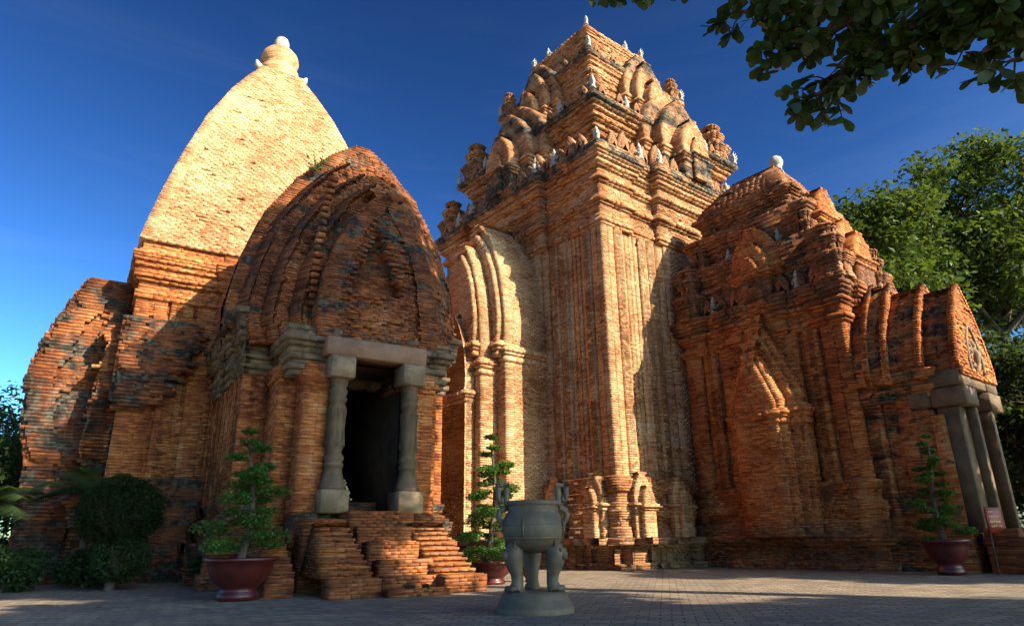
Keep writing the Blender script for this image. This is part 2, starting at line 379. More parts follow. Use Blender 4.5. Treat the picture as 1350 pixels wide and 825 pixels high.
# ------------------------------------------------------------------ ground
def ground():
    t = NT('paving'); c = t.co()
    sep = t.n('ShaderNodeSeparateXYZ'); t.l(c, sep.inputs[0])
    # interlocking pavers: rows whose joints zigzag
    x = sep.outputs[0]; y = sep.outputs[1]
    zig = t.math('MULTIPLY', t.math('PINGPONG', x, .075), .5)
    cb = t.n('ShaderNodeCombineXYZ'); t.l(x, cb.inputs[0]); t.l(t.math('ADD', y, zig), cb.inputs[1])
    mp = t.n('ShaderNodeMapping'); t.l(cb.outputs[0], mp.inputs[0]); mp.inputs[2].default_value = (0, 0, R(12))
    bt = t.n('ShaderNodeTexBrick'); t.l(mp.outputs[0], bt.inputs[0]); bt.inputs['Scale'].default_value = 1
    bt.inputs['Brick Width'].default_value = .30; bt.inputs['Row Height'].default_value = .20; bt.inputs['Mortar Size'].default_value = .012; bt.inputs['Mortar Smooth'].default_value = .4
    bt.inputs['Color1'].default_value = (.165, .122, .080, 1); bt.inputs['Color2'].default_value = (.30, .225, .148, 1); bt.inputs['Mortar'].default_value = (.045, .04, .036, 1)
    b = t.mix(t.math('MULTIPLY', t.rng(t.noise(c, .8, 6, .7), .4, .7), .55), bt.outputs['Color'], (.10, .09, .085))
    b = t.mix(t.math('MULTIPLY', t.rng(t.noise(c, 14, 4, .7), .5, .75), .4), b, (.32, .29, .27))
    t.l(b, t.b.inputs['Base Color']); t.b.inputs['Roughness'].default_value = .85; t.b.inputs['Specular IOR Level'].default_value = .3
    h = t.math('ADD', t.math('MULTIPLY', bt.outputs['Fac'], -1.0), t.math('MULTIPLY', t.noise(c, 30, 4), .4))
    t.l(t.bump(h, .8, .02), t.b.inputs['Normal'])
    mb = MB(); n = 60
    xs = np.concatenate([[-900, -300, -100], np.linspace(-40, 60, n), [120, 320, 900]]); ys = np.concatenate([[-900, -100], np.linspace(-10, 70, n), [140, 400, 1200]])
    X, Y = np.meshgrid(xs, ys); Z = (vnoise(np.stack([X.ravel(), Y.ravel(), 0*X.ravel()], 1), 2.5, 5)-.5)*.03
    V = np.stack([X.ravel(), Y.ravel(), Z], 1); W = len(xs)
    F = [(j*W+i, j*W+i+1, (j+1)*W+i+1, (j+1)*W+i) for j in range(len(ys)-1) for i in range(W-1)]
    mb.quads(V, F); tag(mb.build('paved_ground', t.m, smooth=True), kind='structure')
ground()

# ------------------------------------------------------------------ ornaments shared by the towers
def figure_mesh(kind=0):
    """pale carved flame / bird finial, about 0.75 m high, flat-ish and leaning outward"""
    mb = MB()
    mb.lathe([(.13, 0), (.16, .04), (.12, .09), (.13, .13)], sq=8)
    if kind == 0:
        mb.tube([(0,0,.1),(.03,0,.25),(.0,0,.42),(-.03,0,.56),(.03,0,.70),(.08,0,.80)], [.09,.13,.14,.09,.06,.015], 8, flat=.45)
        for (z, s, l) in ((.22, 1, .2), (.38, 1, .2), (.53, 1, .15), (.28, -1, .2), (.46, -1, .15)):
            mb.tube([(0,0,z),(s*l*.7,0,z+.03),(s*l,0,z+.14)], [.085,.075,.02], 6, flat=.6)
    else:
        mb.tube([(0,0,.1),(0,0,.22),(0,0,.38),(0,0,.46)], [.12,.13,.15,.07], 8, flat=.7)
        mb.lathe([(.0, .42), (.07, .45), (.09, .53), (.06, .61), (.03, .68), (.0, .74)], n=10)
        for s in (-1, 1): mb.tube([(s*.12,0,.38),(s*.2,.03,.27),(s*.12,-.09,.2)], [.045,.04,.03], 6)
    return mb
fig0 = figure_mesh(0); fig1 = figure_mesh(1)
def antefix_mesh():
    """small arched brick ornament standing on a ledge, front towards -y"""
    mb = MB()
    prof = [(-.22, 0), (-.26, .18), (-.2, .22), (-.25, .36), (-.15, .55), (0, .78), (.15, .55), (.25, .36), (.2, .22), (.26, .18), (.22, 0)]
    n = len(prof); dep = .2
    V = [(x, -dep/2, z) for x, z in prof] + [(x, dep/2, z) for x, z in prof] + [(0, -dep/2, .3), (0, dep/2, .3)]
    F = [(i+1, i, n+i, n+i+1) for i in range(n-1)] + [(i, i+1, 2*n) for i in range(n-1)] + [(n+i+1, n+i, 2*n+1) for i in range(n-1)]
    mb.poly(V, F, .6)
    V2 = [(x*.55, -dep/2-.06, .1+z*.6) for x, z in prof]
    mb.poly(V2+[(x*.7, -dep/2+.01, .08+z*.66) for x, z in prof]+[(0, -dep/2-.06, .3)], [(i+1, i, n+i, n+i+1) for i in range(n-1)]+[(i, i+1, 2*n) for i in range(n-1)], .3)
    return mb
ante = antefix_mesh()
def turret_mesh(hw=.62, h=3.0, seed=0, rough=.05, ch=.1):
    """small stepped corner tower: three shrinking storeys with cornices"""
    mb = MB(); z = 0; b = hw
    for i in range(3):
        hh = h*(.40, .30, .2)[i]; p = rect(-b*.8, b*.8, -b*.8, b*.8)
        pat = [(0, b*.45, 0), (b*.45, b*1.15, .07), (b*1.15, b*1.6, 0)]
        p = redent(-b*.8, b*.8, -b*.8, b*.8, pat, pat, pat, pat)
        it, z = bands(p, z, [(hh*.16, b*.12, b*.12), (hh*.42, 0, 0), (hh*.26, .04, b*.2), (hh*.16, b*.24, b*.24)], ch)
        courses(mb, it, bl=.22, jit=.012, depth=.3*b+.1, rough=rough, rs=.4, seed=seed+i, core=.06)
        b *= .74
    n = max(3, int(h*.1/.06))
    it = [(z+k*h*.1/n, z+(k+1)*h*.1/n, rect(-b*.6*(1-k/n)-.04, b*.6*(1-k/n)+.04, -b*.6*(1-k/n)-.04, b*.6*(1-k/n)+.04)) for k in range(n)]
    courses(mb, it, bl=.2, jit=.01, depth=.1, core=.03)
    return mb
PTP = lambda f: float(np.interp(f, [0, .12, .5, .8, 1], [1.0, 1.0, .60, .26, .02]))
def layered_door(mb_list, side, c, face, z0, layers, seed=0, prof=None, CH=CH, bl=.26):
    prof = prof or ogw
    """nested false-door layers. side 'W' projects to -x, 'S' to -y. layers: (half, proj0, proj1, z_cap, z_apex)"""
    for (half, p0, p1, zc, za) in layers:
        a, b = face-p1, face-p0+.0
        mk = (lambda h, a=a, b=b: rect(a, b, c-h, c+h)) if side == 'W' else (lambda h, a=a, b=b: rect(c-h, c+h, a, b))
        it = []; z = z0; cap = .62*min(1, half/1.2)
        n = max(2, round((zc-cap-z0)/CH)); h = (zc-cap-z0)/n
        for k in range(n): it.append((z, z+h, mk(half))); z += h
        for o, hh in ((.06, .3), (.02, .12), (.09, .2), (.16, .22), (.10, .16)):
            hh *= cap; it.append((z, z+hh, offs(mk(half), o))); z += hh
        n = round((za-zc)/CH); h = (za-zc)/n
        for k in range(n): it.append((z, z+h, mk(half*prof((k+.5)/n)*.97))); z += h
        courses(mb_list, it, bl=bl, jit=.005, rough=.012, rs=.8, seed=seed, depth=min(.34, half*.6))

FR = 38.3
def mainpos(x, y, z=0):
    a = R(FR); o = (3.44, 22.806); return (o[0]+math.cos(a)*x-math.sin(a)*y, o[1]+math.sin(a)*x+math.cos(a)*y, z)
# ================================================================== 1. tall storeyed tower
def storeyed_tower():
    T = thing('storeyed_tower', 'tallest brick tower, three stepped storeys above a sunlit corner pilaster', 'tower', mainpos(0, 0), R(FR))
    c = 5.8
    # plinth with ledge
    mb = MB()
    pz = redent(-.05, 11.65, -.05, 11.65, sym([(0,.5,0),(.5,.62,-.12),(.62,1.9,-.05),(1.9,2.2,.06),(2.2,3.6,-.05),(3.6,8,.25)], 11.7), None, None, sym([(0,.5,0),(.5,.62,-.12),(.62,1.9,-.05),(1.9,2.2,.06),(2.2,3.6,-.05),(3.6,8,.25)], 11.7))
    it, z = bands(pz, 0, [(.18, .06, .06), (.5, -.16, -.16), (.1, .02, .02), (.2, .26, .26)])
    courses(mb, it, rough=.06, rs=.5, miss=.05, seed=1, depth=.5)
    it, z = bands(rect(.1, 11.5, .1, 11.5), z, [(.35, .15, .1), (.25, .02, .02), (.3, .06, .16), (.25, .1, .05), (.35, 0, 0), (.25, .1, .14), (.25, .12, .06)])
    courses(mb, it, rough=.10, rs=.5, miss=.08, seed=2, depth=.5)
    mb.build('plinth', M_tower, T)
    # shaft
    half = [(0,.62,0),(.62,.72,-.16),(.72,1.12,.02),(1.12,1.3,-.26),(1.3,1.42,-.12),(1.42,1.78,-.24),(1.78,1.9,-.12),(1.9,2.1,-.26),(2.1,2.5,.0),(2.5,2.6,-.16),(2.6,3.0,.02),(3.0,3.2,-.3),(3.2,3.6,-.04),(3.6,7,.06)]
    L = 10.9; S = sym(half, L)
    pl = redent(.35, 11.25, .35, 11.25, S, None, None, S)
    mb = MB(); it, z = bands(pl, 3.0, [(9.5, 0, 0)]); courses(mb, it, jit=.006, rough=.02, rs=.9, seed=3, miss=.01)
    mb.build('shaft', M_shaft, T)
    # main entablature
    def ent(z, o):
        d = float(np.interp(z, [13.0, 14.6], [.10, .26])); q = sym([(0,1.7,0),(1.7,3.3,-.12),(3.3,7,d)], L)
        return offs(redent(.35, 11.25, .35, 11.25, q, None, None, q), o)
    mb = MB()
    it, z = cbands(ent, 12.5, [(.14, .04, .04), (.12, .10, .10), (.2, .05, .05), (.42, .0, .0), (.12, .08, .08), (.14, .2, .2), (.12, .12, .12), (.55, .04, .04), (.1, .14, .14), (.12, .24, .24), (.1, .18, .18), (.3, .12, .12), (.1, .24, .24), (.12, .34, .34), (.1, .28, .28), (.12, .4, .4), (.12, .48, .48), (.34, .56, .56)], .1)
    courses(mb, it, jit=.007, rough=.03, rs=.6, seed=4, miss=.02, depth=.55)
    zl = z                                   # ledge
    mb.box(-.3, 1.0, 3.4, 8.2, zl-.12, zl-.035); mb.box(3.4, 8.2, -.3, 1.0, zl-.12, zl-.025)
    it, z = bands(rect(.9, 10.7, .9, 10.7), zl, [(.25, .3, .3), (.3, .2, 0)]); courses(mb, it, rough=.05, seed=5, depth=.5)
    mb.box(.2, 11.4, .2, 11.4, zl-.12, zl-.03)
    mb.build('cornice', M_tower, T)
    # three storeys
    tur = turret_mesh(.75, 2.9, 3).build('corner_turret', M_tower, T, (-50, 0, 0))
    f0 = fig0.build('corner_finial', M_white, T, (-50, 0, 0), smooth=True)
    f1 = fig1.build('seated_figure', M_white, T, (-50, 0, 0), smooth=True)
    af = ante.build('antefix', M_tower, T, (-50, 0, 0))
    first = {'t': tur, '0': f0, '1': f1, 'a': af}; used = set()
    def put(k, loc, rz=0, s=1.0):
        if k not in used:
            used.add(k); o = first[k]; o.location = loc; o.rotation_euler = (0, 0, rz); o.scale = (s, s, s) if not isinstance(s, tuple) else s
            return o
        return cp(first[k], T, loc, rz, s)
    zb = 15.75
    specs = [(zb, 19.1, 5.2, 4.2), (19.1, 23.2, 3.58, 3.08), (23.2, 26.2, 2.22, 1.9)]
    for i, (z0, z1, lip, body) in enumerate(specs):
        mb = MB(); H = z1-z0; b2 = body*2
        q = sym([(0, b2*.1, 0), (b2*.1, b2*.16, -.12), (b2*.16, b2*.26, .02), (b2*.26, b2*.32, -.12), (b2*.32, b2*.6, .03)], b2)
        p = redent(c-body, c+body, c-body, c+body, q, None, None, q)
        ov = lip-body; rc = rect(c-body, c+body, c-body, c+body)
        it, z = cbands(lambda z_, o: offs(p if abs(o) < .04 else rc, o), z0, [(H*.06, ov*.42, ov*.42), (H*.05, ov*.25, ov*.25), (H*.04, ov*.36, ov*.36), (H*.05, ov*.15, ov*.15), (H*.30, 0, 0), (H*.03, ov*.12, ov*.12), (H*.06, ov*.25, ov*.25), (H*.04, ov*.12, ov*.12), (H*.07, ov*.3, ov*.3), (H*.03, ov*.45, ov*.45), (H*.05, ov*.55, ov*.55), (H*.03, ov*.5, ov*.5), (H*.05, ov*.7, ov*.7), (H*.04, ov*.85, ov*.85), (H*.06, ov, ov)], .1)
        courses(mb, it, jit=.01, rough=.05, rs=.45, miss=.03, seed=10+i, depth=.6)
        mb.box(c-lip+.3, c+lip-.3, c-lip+.3, c+lip-.3, z1-.12, z1-.03)
        if i == 2:
            it = []; n = 18
            for k in range(n): r_ = 1.5*math.sqrt(max(.0, 1-(k/n)**2))*.9+.05; it.append((z1+k*.1, z1+(k+1)*.1, rect(c-r_, c+r_, c-r_, c+r_)))
            courses(mb, it, rough=.04, depth=.4)
        mb.build('storey', M_tower, T)
        # false doors of the storey, on the two near faces
        lay = [[(1.75, -.3, c-body-.9, 17.9, 20.9), (1.25, -.3, c-body+.05, 17.6, 20.1), (.8, -.3, c-body+1.1, 16.9, 18.4)],
               [(1.3, -.2, .6, 21.4, 24.2), (.95, -.2, 1.05, 21.0, 23.5), (.6, -.2, 1.5, 20.5, 22.2)],
               [(.7, -.2, .25, 24.2, 25.5), (.45, -.2, .42, 24.0, 25.0)]][i]
        if i == 0: lay = [(1.95, -.3, .9, 17.9, 21.0), (1.45, -.3, 1.5, 17.5, 20.3), (.92, -.3, 2.15, 17.0, 18.9), (.42, 2.0, 2.3, 17.0, 17.9)]
        for sd_ in ('S', 'W'):
            mb = MB(); layered_door(mb, sd_, c, c-body, z0+.02, [(h, p0, p1, zc, za) for (h, p0, p1, zc, za) in lay], seed=20+i)
            mb.build('false_door', M_tower, T)
        # corner turrets on this storey's ledge, finials and seated figures
        if i < 2:
            nb_ = 9 if i == 0 else 6
            for k in range(nb_):
                t_ = c-lip+.75+k*(2*lip-1.5)/(nb_-1)
                put('a', (t_, c-lip+.22, z1-.02), 0, (.72, .58)[i]); put('a', (c-lip+.22, t_, z1-.02), -PI/2, (.72, .58)[i])
        if i < 2:
            s = (.85, .5)[i]; nb = specs[i+1][3]
            for sx in (-1, 1):
                for sy in (-1, 1):
                    near = sx < 0 and sy < 0; e = lip-.95*s; put('t', (c+sx*e, c+sy*e, z1-.04), 0, s*.7 if near else s)
        for sx in (-1, 1):
            for sy in (-1, 1): put('0', (c+sx*(lip-.12), c+sy*(lip-.12), z1-.02), PI/4 if sx == sy else -PI/4, (.95, .9, .8)[i])
        for t_ in ((-.55, .55) if i == 0 else (.45,)):
            put('1', (c+t_*lip, c-lip+.25, z1-.02), 0, .95); put('1', (c-lip+.25, c+t_*lip, z1-.02), -PI/2, .95)
    for k in range(17):
        t_ = .9+k*.61; e_ = -.12 if 3.3 < t_ < 8.3 else .05
        put('a', (t_, e_, zl-.02), 0, (1.05, 1.3, .95)[k % 3]); put('a', (e_, t_, zl-.02), -PI/2, (1.05, 1.3, .95)[k % 3])
    for k in (2.4, 3.4, 8.2, 9.6):
        e_ = -.3 if 3.3 < k < 8.3 else -.1; put('1', (k, e_, zl-.02), 0, 1.15); put('1', (e_, k, zl-.02), -PI/2, 1.15)
    for (x, y) in ((.3, .3), (.3, 11.3), (11.3, .3)): put('0', (x-.25, y-.25, zl-.02), PI/4, 1.0)
    put('t', (.45, 11.0, zl-.02), 0, .78); put('t', (11.0, .45, zl-.02), 0, .75)
    rf = MB(); rf.tube([(0,0,0),(0,-.03,.25),(0,-.05,.5),(0,-.02,.62)], [.10,.13,.16,.06], 8, flat=.7); rf.lathe([(0,0),(.07,.03),(.09,.11),(.05,.2),(0,.24)], n=9, c=(0,-.04,.62))
    for s_ in (-1, 1): rf.tube([(s_*.13,-.03,.52),(s_*.25,-.05,.38),(s_*.20,-.08,.66 if s_ > 0 else .2)], [.05,.04,.03], 6); rf.tube([(s_*.06,0,.05),(s_*.13,-.06,-.12),(s_*.06,-.03,-.25)], [.07,.06,.04], 6)
    r0_ = rf.build('relief_figure', M_tower, T, (-50, 0, 0), smooth=True); fst = True
    for (z0, z1, lip, body), s_, ts in ((specs[0], 1.0, (.9, 1.7, 2.3)), (specs[1], .8, (.5, 1.1, 1.7)), (specs[2], .6, (.35, .8))):
        for t_ in ts:
            for (x, y, rr) in ((c-body+t_, c-body-.06, 0), (c-body-.06, c-body+t_, -PI/2), (c+body-t_, c-body-.06, 0), (c-body-.06, c+body-t_, -PI/2)):
                if fst: r0_.location = (x, y, z0+(z1-z0)*.34); r0_.rotation_euler = (0, 0, rr); fst = False
                else: cp(r0_, T, (x, y, z0+(z1-z0)*.34), rr, s_)
    # great false door of the left face
    mb = MB()
    layered_door(mb, 'W', 5.8, .35, 1.0, [(1.92, -.2, 2.0, 8.1, 14.0), (1.34, -.2, 2.75, 7.6, 12.9)], seed=31)
    layered_door(mb, 'W', 5.8, .35, 8.0, [(1.72, 1.5, 2.22, 8.3, 13.5), (1.14, 2.5, 2.95, 8.3, 12.4)], seed=32)
    layered_door(mb, 'W', 5.8, .35-2.85, 1.0, [(.92, 0, .28, 6.4, 9.6)], seed=33)
    mb.build('great_false_door', M_shaft, T)
    # little arched niches round the foot of the corner
    nm = MB()
    layered_door(nm, 'S', 0, .1, 0, [(.44, 0, .30, 1.1, 2.1), (.27, 0, .55, 1.0, 1.65)], seed=41, CH=.05, bl=.2)
    n0 = nm.build('foot_niche', M_shaft, T, (1.0, 0, 1.0))
    for (x, y, r_) in ((0, 1.0, -PI/2), (3.0, 0, 0), (0, 3.0, -PI/2)): cp(n0, T, (x, y, 1.0), r_)
    return T
storeyed_tower()

# ================================================================== 2. vestibule tower on its right face
def vestibule_tower():
    T = thing('vestibule_tower', 'lower brick tower with crumbling boat-shaped roof joined to the right side of the tallest tower', 'tower', mainpos(5.8, -3.15), R(FR))
    hx, hy = 1.55, 3.15                     # half sizes, y from -3.15 to +3.15 (meets the big tower)
    ps = sym([(0,.55,0),(.55,.7,-.12),(.7,1.1,.0),(1.1,1.2,-.1),(1.2,2.2,.05)], 3.1)
    pw = sym([(0,.55,0),(.55,.7,-.15),(.7,1.15,.0),(1.15,1.35,-.2),(1.35,1.7,-.05),(1.7,4.6,.02)], 6.3)
    pw = [(.0,.7,0),(.7,.85,-.15),(.85,1.35,0),(1.35,1.6,-.2),(1.6,4.6,.02),(4.6,4.85,-.2),(4.85,5.35,0),(5.35,5.5,-.15),(5.5,6.3,0)]
    pl = redent(-hx, hx, -hy, hy, ps, None, None, pw)
    mb = MB(); rc = rect(-hx, hx, -hy, hy)
    it, z = bands(offs(rc, .35), 0, [(.2, .06, .06), (.5, -.14, -.14), (.1, .04, .04), (.2, .2, .2)])
    courses(mb, it, rough=.10, miss=.08, seed=51, depth=.5)
    it, z = bands(rc, z, [(.4, .35, .3), (.3, .18, .22), (.25, .28, .22), (.35, .1, .1), (.25, .15, .2)]); courses(mb, it, rough=.16, rs=.4, miss=.12, seed=52, depth=.6)
    mb.build('plinth', M_gate, T)
    mb = MB(); it, z = bands(pl, z, [(7.55-z, 0, 0)]); courses(mb, it, rough=.035, rs=.8, miss=.03, seed=53, jit=.006)
    mb.build('wall', M_gate, T)
    mb = MB(); pc = redent(-hx, hx, -hy, hy, sym([(0,.9,0),(.9,2,.06)], 3.1), None, None, sym([(0,1.0,0),(1.0,2.0,-.1),(2.0,4.5,.04)], 6.3))
    it, z = bands(pc, z, [(.12, .08, .08), (.14, .15, .15), (.35, .02, .02), (.1, .1, .1), (.12, .18, .18), (.1, .1, .1), (.12, .22, .22), (.12, .3, .3), (.25, .36, .36)], .1)
    courses(mb, it, rough=.07, rs=.4, miss=.06, seed=54, depth=.6); mb.box(-hx, hx, -hy, hy, z-.12, z-.03)
    zl = z
    mb.build('cornice', M_gate, T)
    # two roof storeys then the boat-shaped top
    mb = MB(); z = zl
    for (q_, h, s) in ((0, 2.05, 55), (1, 1.35, 58), (2, .95, 59)):
        p = rect(-hx+(.22, .45, .66)[q_], hx-(.22, .45, .66)[q_], -hy+(.3, .85, 1.45)[q_], hy-(.1, .5, .95)[q_])
        it, z = bands(p, z, [(h*.1, .14, .14), (h*.4, 0, 0), (h*.08, .08, .08), (h*.08, .02, .02), (h*.1, .12, .12), (h*.08, .2, .2), (h*.16, .28, .28)], .1)
        courses(mb, it, rough=.16, rs=.35, miss=.12, seed=s, depth=.6)
        mb.box(-hx+.7, hx-.7, -hy+1.6, hy-1.1, z-.12, z-.04)
    n = 14; it = []
    for k in range(n):
        f = k/n; wx = .95*(1-f**1.6)+.15; y0 = -hy+1.5+.75*f**1.5; y1 = hy-.9-1.5*f**1.2
        it.append((z+k*.1, z+(k+1)*.1, rect(-wx, wx, y0, y1)))
    courses(mb, it, rough=.10, rs=.4, miss=.1, seed=60, depth=.5, jit=.015)
    ztop = z+n*.1
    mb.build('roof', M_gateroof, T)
    # gable arches
    mb = MB(); layered_door(mb, 'W', -.35, -hx+.3, zl, [(.95, -.1, .35, zl+1.3, zl+2.9), (.65, -.1, .65, zl+1.0, zl+2.2), (.35, -.1, .8, zl+.8, zl+1.6)], 61)
    mb.build('gable_arch', M_gate, T)
    mb = MB(); layered_door(mb, 'S', 0, -hy+.35, zl, [(.95, -.1, .35, zl+1.2, zl+2.6), (.62, -.1, .7, zl+1.0, zl+2.0)], 62)
    mb.build('gable_arch', M_gate, T)
    mb = MB(); layered_door(mb, 'S', 0, -hy+.9, zl+2.1, [(.7, -.1, .35, zl+3.0, zl+4.1)], 62)
    mb.build('gable_arch', M_gate, T)
    # big false door of the left face with its steep pointed gable
    mb = MB(); layered_door(mb, 'W', -.25, -hx, .95, [(1.32, -.1, .45, 5.05, 8.35), (1.16, -.1, .62, 5.0, 7.9), (.92, -.1, 1.0, 4.9, 7.3), (.78, -.1, 1.12, 4.85, 6.9)], 63, PTP)
    mb.build('great_false_door', M_gate, T)
    t0 = turret_mesh(.55, 2.2, 70, rough=.10, ch=.09).build('corner_turret', M_gateroof, T, (-hx+.1, -hy+.1, zl-.03))
    for (x, y, zz, s) in ((hx-.1, -hy+.1, zl-.03, .9), (-hx+.15, hy-.5, zl-.03, 1.1), (-hx+.5, -hy+1.0, zl+2.0, .62), (hx-.5, -hy+1.0, zl+2.0, .62), (-hx+.5, hy-.9, zl+2.0, .62), (-hx+.72, -hy+1.7, zl+3.3, .45), (hx-.72, -hy+1.7, zl+3.3, .45), (-hx+.72, hy-1.3, zl+3.3, .4)):
        cp(t0, T, (x, y, zz), 0, s)
    fg = fig1.build('seated_figure', M_white, T, (-hx-.15, -1.9, zl-.02), -PI/2, smooth=True); fg.scale = (1.0,)*3
    for (x, y, zz, s) in ((-hx-.15, 1.5, zl-.02, 1.0), (-hx+.35, -1.2, zl+2.05, .9), (-hx+.35, .9, zl+2.05, .8)): cp(fg, T, (x, y, zz), -PI/2, s)
    cp(fg, T, (.6, -hy-.1, zl-.02), 0, .9)
    fl = fig0.build('flame_finial', M_white, T, (-hx-.2, -hy-.2, zl-.02), PI/4, smooth=True)
    for (x, y, zz, s) in ((hx+.1, -hy-.2, zl-.02, 1.1), (hx-.4, -hy+.6, zl+2.05, .8), (-hx-.1, hy-.3, zl-.02, 1.3), (0, -hy+2.0, ztop-.5, .5)): cp(fl, T, (x, y, zz), PI/4, s)
    mb = MB(); mb.lathe([(.16, 0), (.2, .05), (.17, .1), (.25, .2), (.27, .34), (.22, .5), (.1, .6), (.01, .64)], n=14); mb.build('finial_stone', M_white, T, (0, -.95, ztop-.08), smooth=True)
    af = ante.build('antefix', M_gateroof, T, (-hx-.12, -2.6, zl-.02), -PI/2)
    for k in range(1, 9): cp(af, T, (-hx-.12, -2.6+k*.62, zl-.02), -PI/2, .75+.1*(k % 3))
    return T
vestibule_tower()

# ================================================================== 3. far right porch
def right_porch():
    T = thing('brick_porch', 'small ribbed brick porch with dark doorway and carved tympanum at far right', 'porch', mainpos(5.8, -6.3), R(FR))
    mb = MB()
    T.scale = (1, 1.12, 1)
    hw = 1.3
    it, z = bands(rect(-hw-.3, hw+.3, -2.0, .02), 0, [(.9, .05, .05), (.25, .1, -.05), (.3, -.1, -.15)]); courses(mb, it, rough=.1, miss=.1, seed=81, depth=.4)
    pw = [(0,.5,0),(.5,.9,-.15),(.9,1.3,0),(1.3,1.65,-.15),(1.65,1.72,0)]
    it, z = bands(redent(-hw, hw, -1.7, .02, None, None, None, [(0,.45,0),(.45,.85,-.15),(.85,1.72,0)]), z, [(4.75-z, 0, 0)]); courses(mb, it, rough=.06, miss=.05, seed=82)
    it, z = bands(rect(-hw, hw, -1.72, .02), z, [(.2, .12, .12), (.15, .2, .2), (.2, .08, .08), (.25, .25, .3)]); courses(mb, it, rough=.14, miss=.12, seed=83, depth=.5)
    mb.build('wall', M_porch, T)
    zv = z
    mb = MB()
    tri = lambda f: 1.02*(1-f)**.62*(1+.25*f) if f > .25 else 1.02-.10*(.25-f)
    vp = lambda f: float(np.interp(f, [0, .12, .4, .65, .85, 1], [.96, 1.0, .84, .6, .34, .04]))
    courses(mb, vault_items(0, 1.55, zv, 8.75, -.75, .0, prof=vp), rough=.09, rs=.4, miss=.06, seed=84, jit=.012)
    courses(mb, vault_items(0, 1.45, zv, 8.35, -1.75, -.72, prof=vp), rough=.09, rs=.4, miss=.06, seed=85, jit=.012)
    courses(mb, vault_items(0, 1.36, 4.9+.4, 8.1, -2.5, -1.7, prof=vp), rough=.09, rs=.4, miss=.06, seed=86, jit=.012)
    mb.build('vault', M_porch, T)
    for (h, zt, y) in ((1.68, 8.95, -.38), (1.66, 8.85, -.88), (1.6, 8.5, -1.72), (1.46, 8.25, -2.5)):
        mb = MB(); courses(mb, vault_items(0, h, zv-.3, zt, y-.07, y+.09, prof=vp), rough=.03, rs=.4, seed=87, jit=.012, depth=.12, core=.05, bl=.3)
        mb.build('arch_rib', M_gate, T)
    # stone frontispiece
    mb = MB()
    for (x0, x1, y0, y1, z0, z1) in ((-1.45,-.62,-2.52,-1.75,4.95,5.42), (-.60,.60,-2.5,-1.75,4.97,5.42), (.62,1.45,-2.52,-1.75,4.95,5.42), (-1.42,-.5,-2.56,-1.75,4.40,4.93), (.5,1.42,-2.56,-1.75,4.40,4.93), (-1.42,-1.0,-1.74,-1.2,4.45,4.9)):
        mb.bevbox(x0, x1, y0, y1, z0, z1, .03, rnd=random.random())
    mb.build('stone_lintel', M_colst, T)
    for s in (-1, 1):
        mb = MB(); mb.bevbox(s*1.0-.28, s*1.0+.28, -2.3, -1.8, 1.0, 4.39, .03, .6); mb.bevbox(s*.62-.1, s*.62+.1, -2.5, -2.2, 1.0, 4.38, .02, .2)
        mb.build('door_jamb', M_colst, T)
        mb = MB(); mb.box(s*1.15-.2, s*1.15+.2, -1.95, -1.65, .9, 4.2, .8); mb.build('side_wall', M_porch, T)
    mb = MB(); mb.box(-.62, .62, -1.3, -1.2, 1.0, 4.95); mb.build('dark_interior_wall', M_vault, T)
    # carved tympanum in a pointed frame
    mb = MB(); n = 18; pts = []
    for k in range(n+1):
        f = k/n; pts.append((-.5*ogw(f), -2.56, 5.45+1.45*f))
    fr = pts + [(-p[0], p[1], p[2]) for p in reversed(pts[:-1])]
    mb.tube(fr, [.055]*len(fr), 6); mb.build('tympanum_frame', M_stone, T)
    mb = MB()
    mb.tube([(0,-2.52,5.5),(0,-2.55,5.75),(0,-2.56,6.0),(0,-2.55,6.2)], [.11,.13,.16,.07], 8, flat=.6)
    mb.lathe([(.0, 0), (.07, .03), (.09, .1), (.06, .2), (.0, .32)], n=10, c=(0, -2.56, 6.2))
    for s in (-1, 1):
        for (z, a, b) in ((6.1, .2, 6.35), (6.05, .27, 6.1), (6.0, .25, 5.85), (5.7, .22, 5.55), (5.65, .3, 5.75)):
            mb.tube([(s*.08,-2.55,z),(s*a,-2.57,(z+b)/2+.03),(s*(a+.06),-2.56,b)], [.045,.04,.03], 6)
    mb.build('tympanum_relief', M_stone, T, smooth=True)
    mb = MB()
    for k in range(5): mb.bevbox(-1.15, 1.15, -2.62-.32*(5-k), -2.3, k*.2, (k+1)*.2-.004, .015, random.random())
    for s in (-1, 1):
        for k in range(5): mb.bevbox(s*1.35-.2, s*1.35+.2, -2.7-.3*(5-k), -2.3, k*.22, (k+1)*.22-.004, .02, random.random())
    mb.build('steps', M_step, T)
    return T
right_porch()

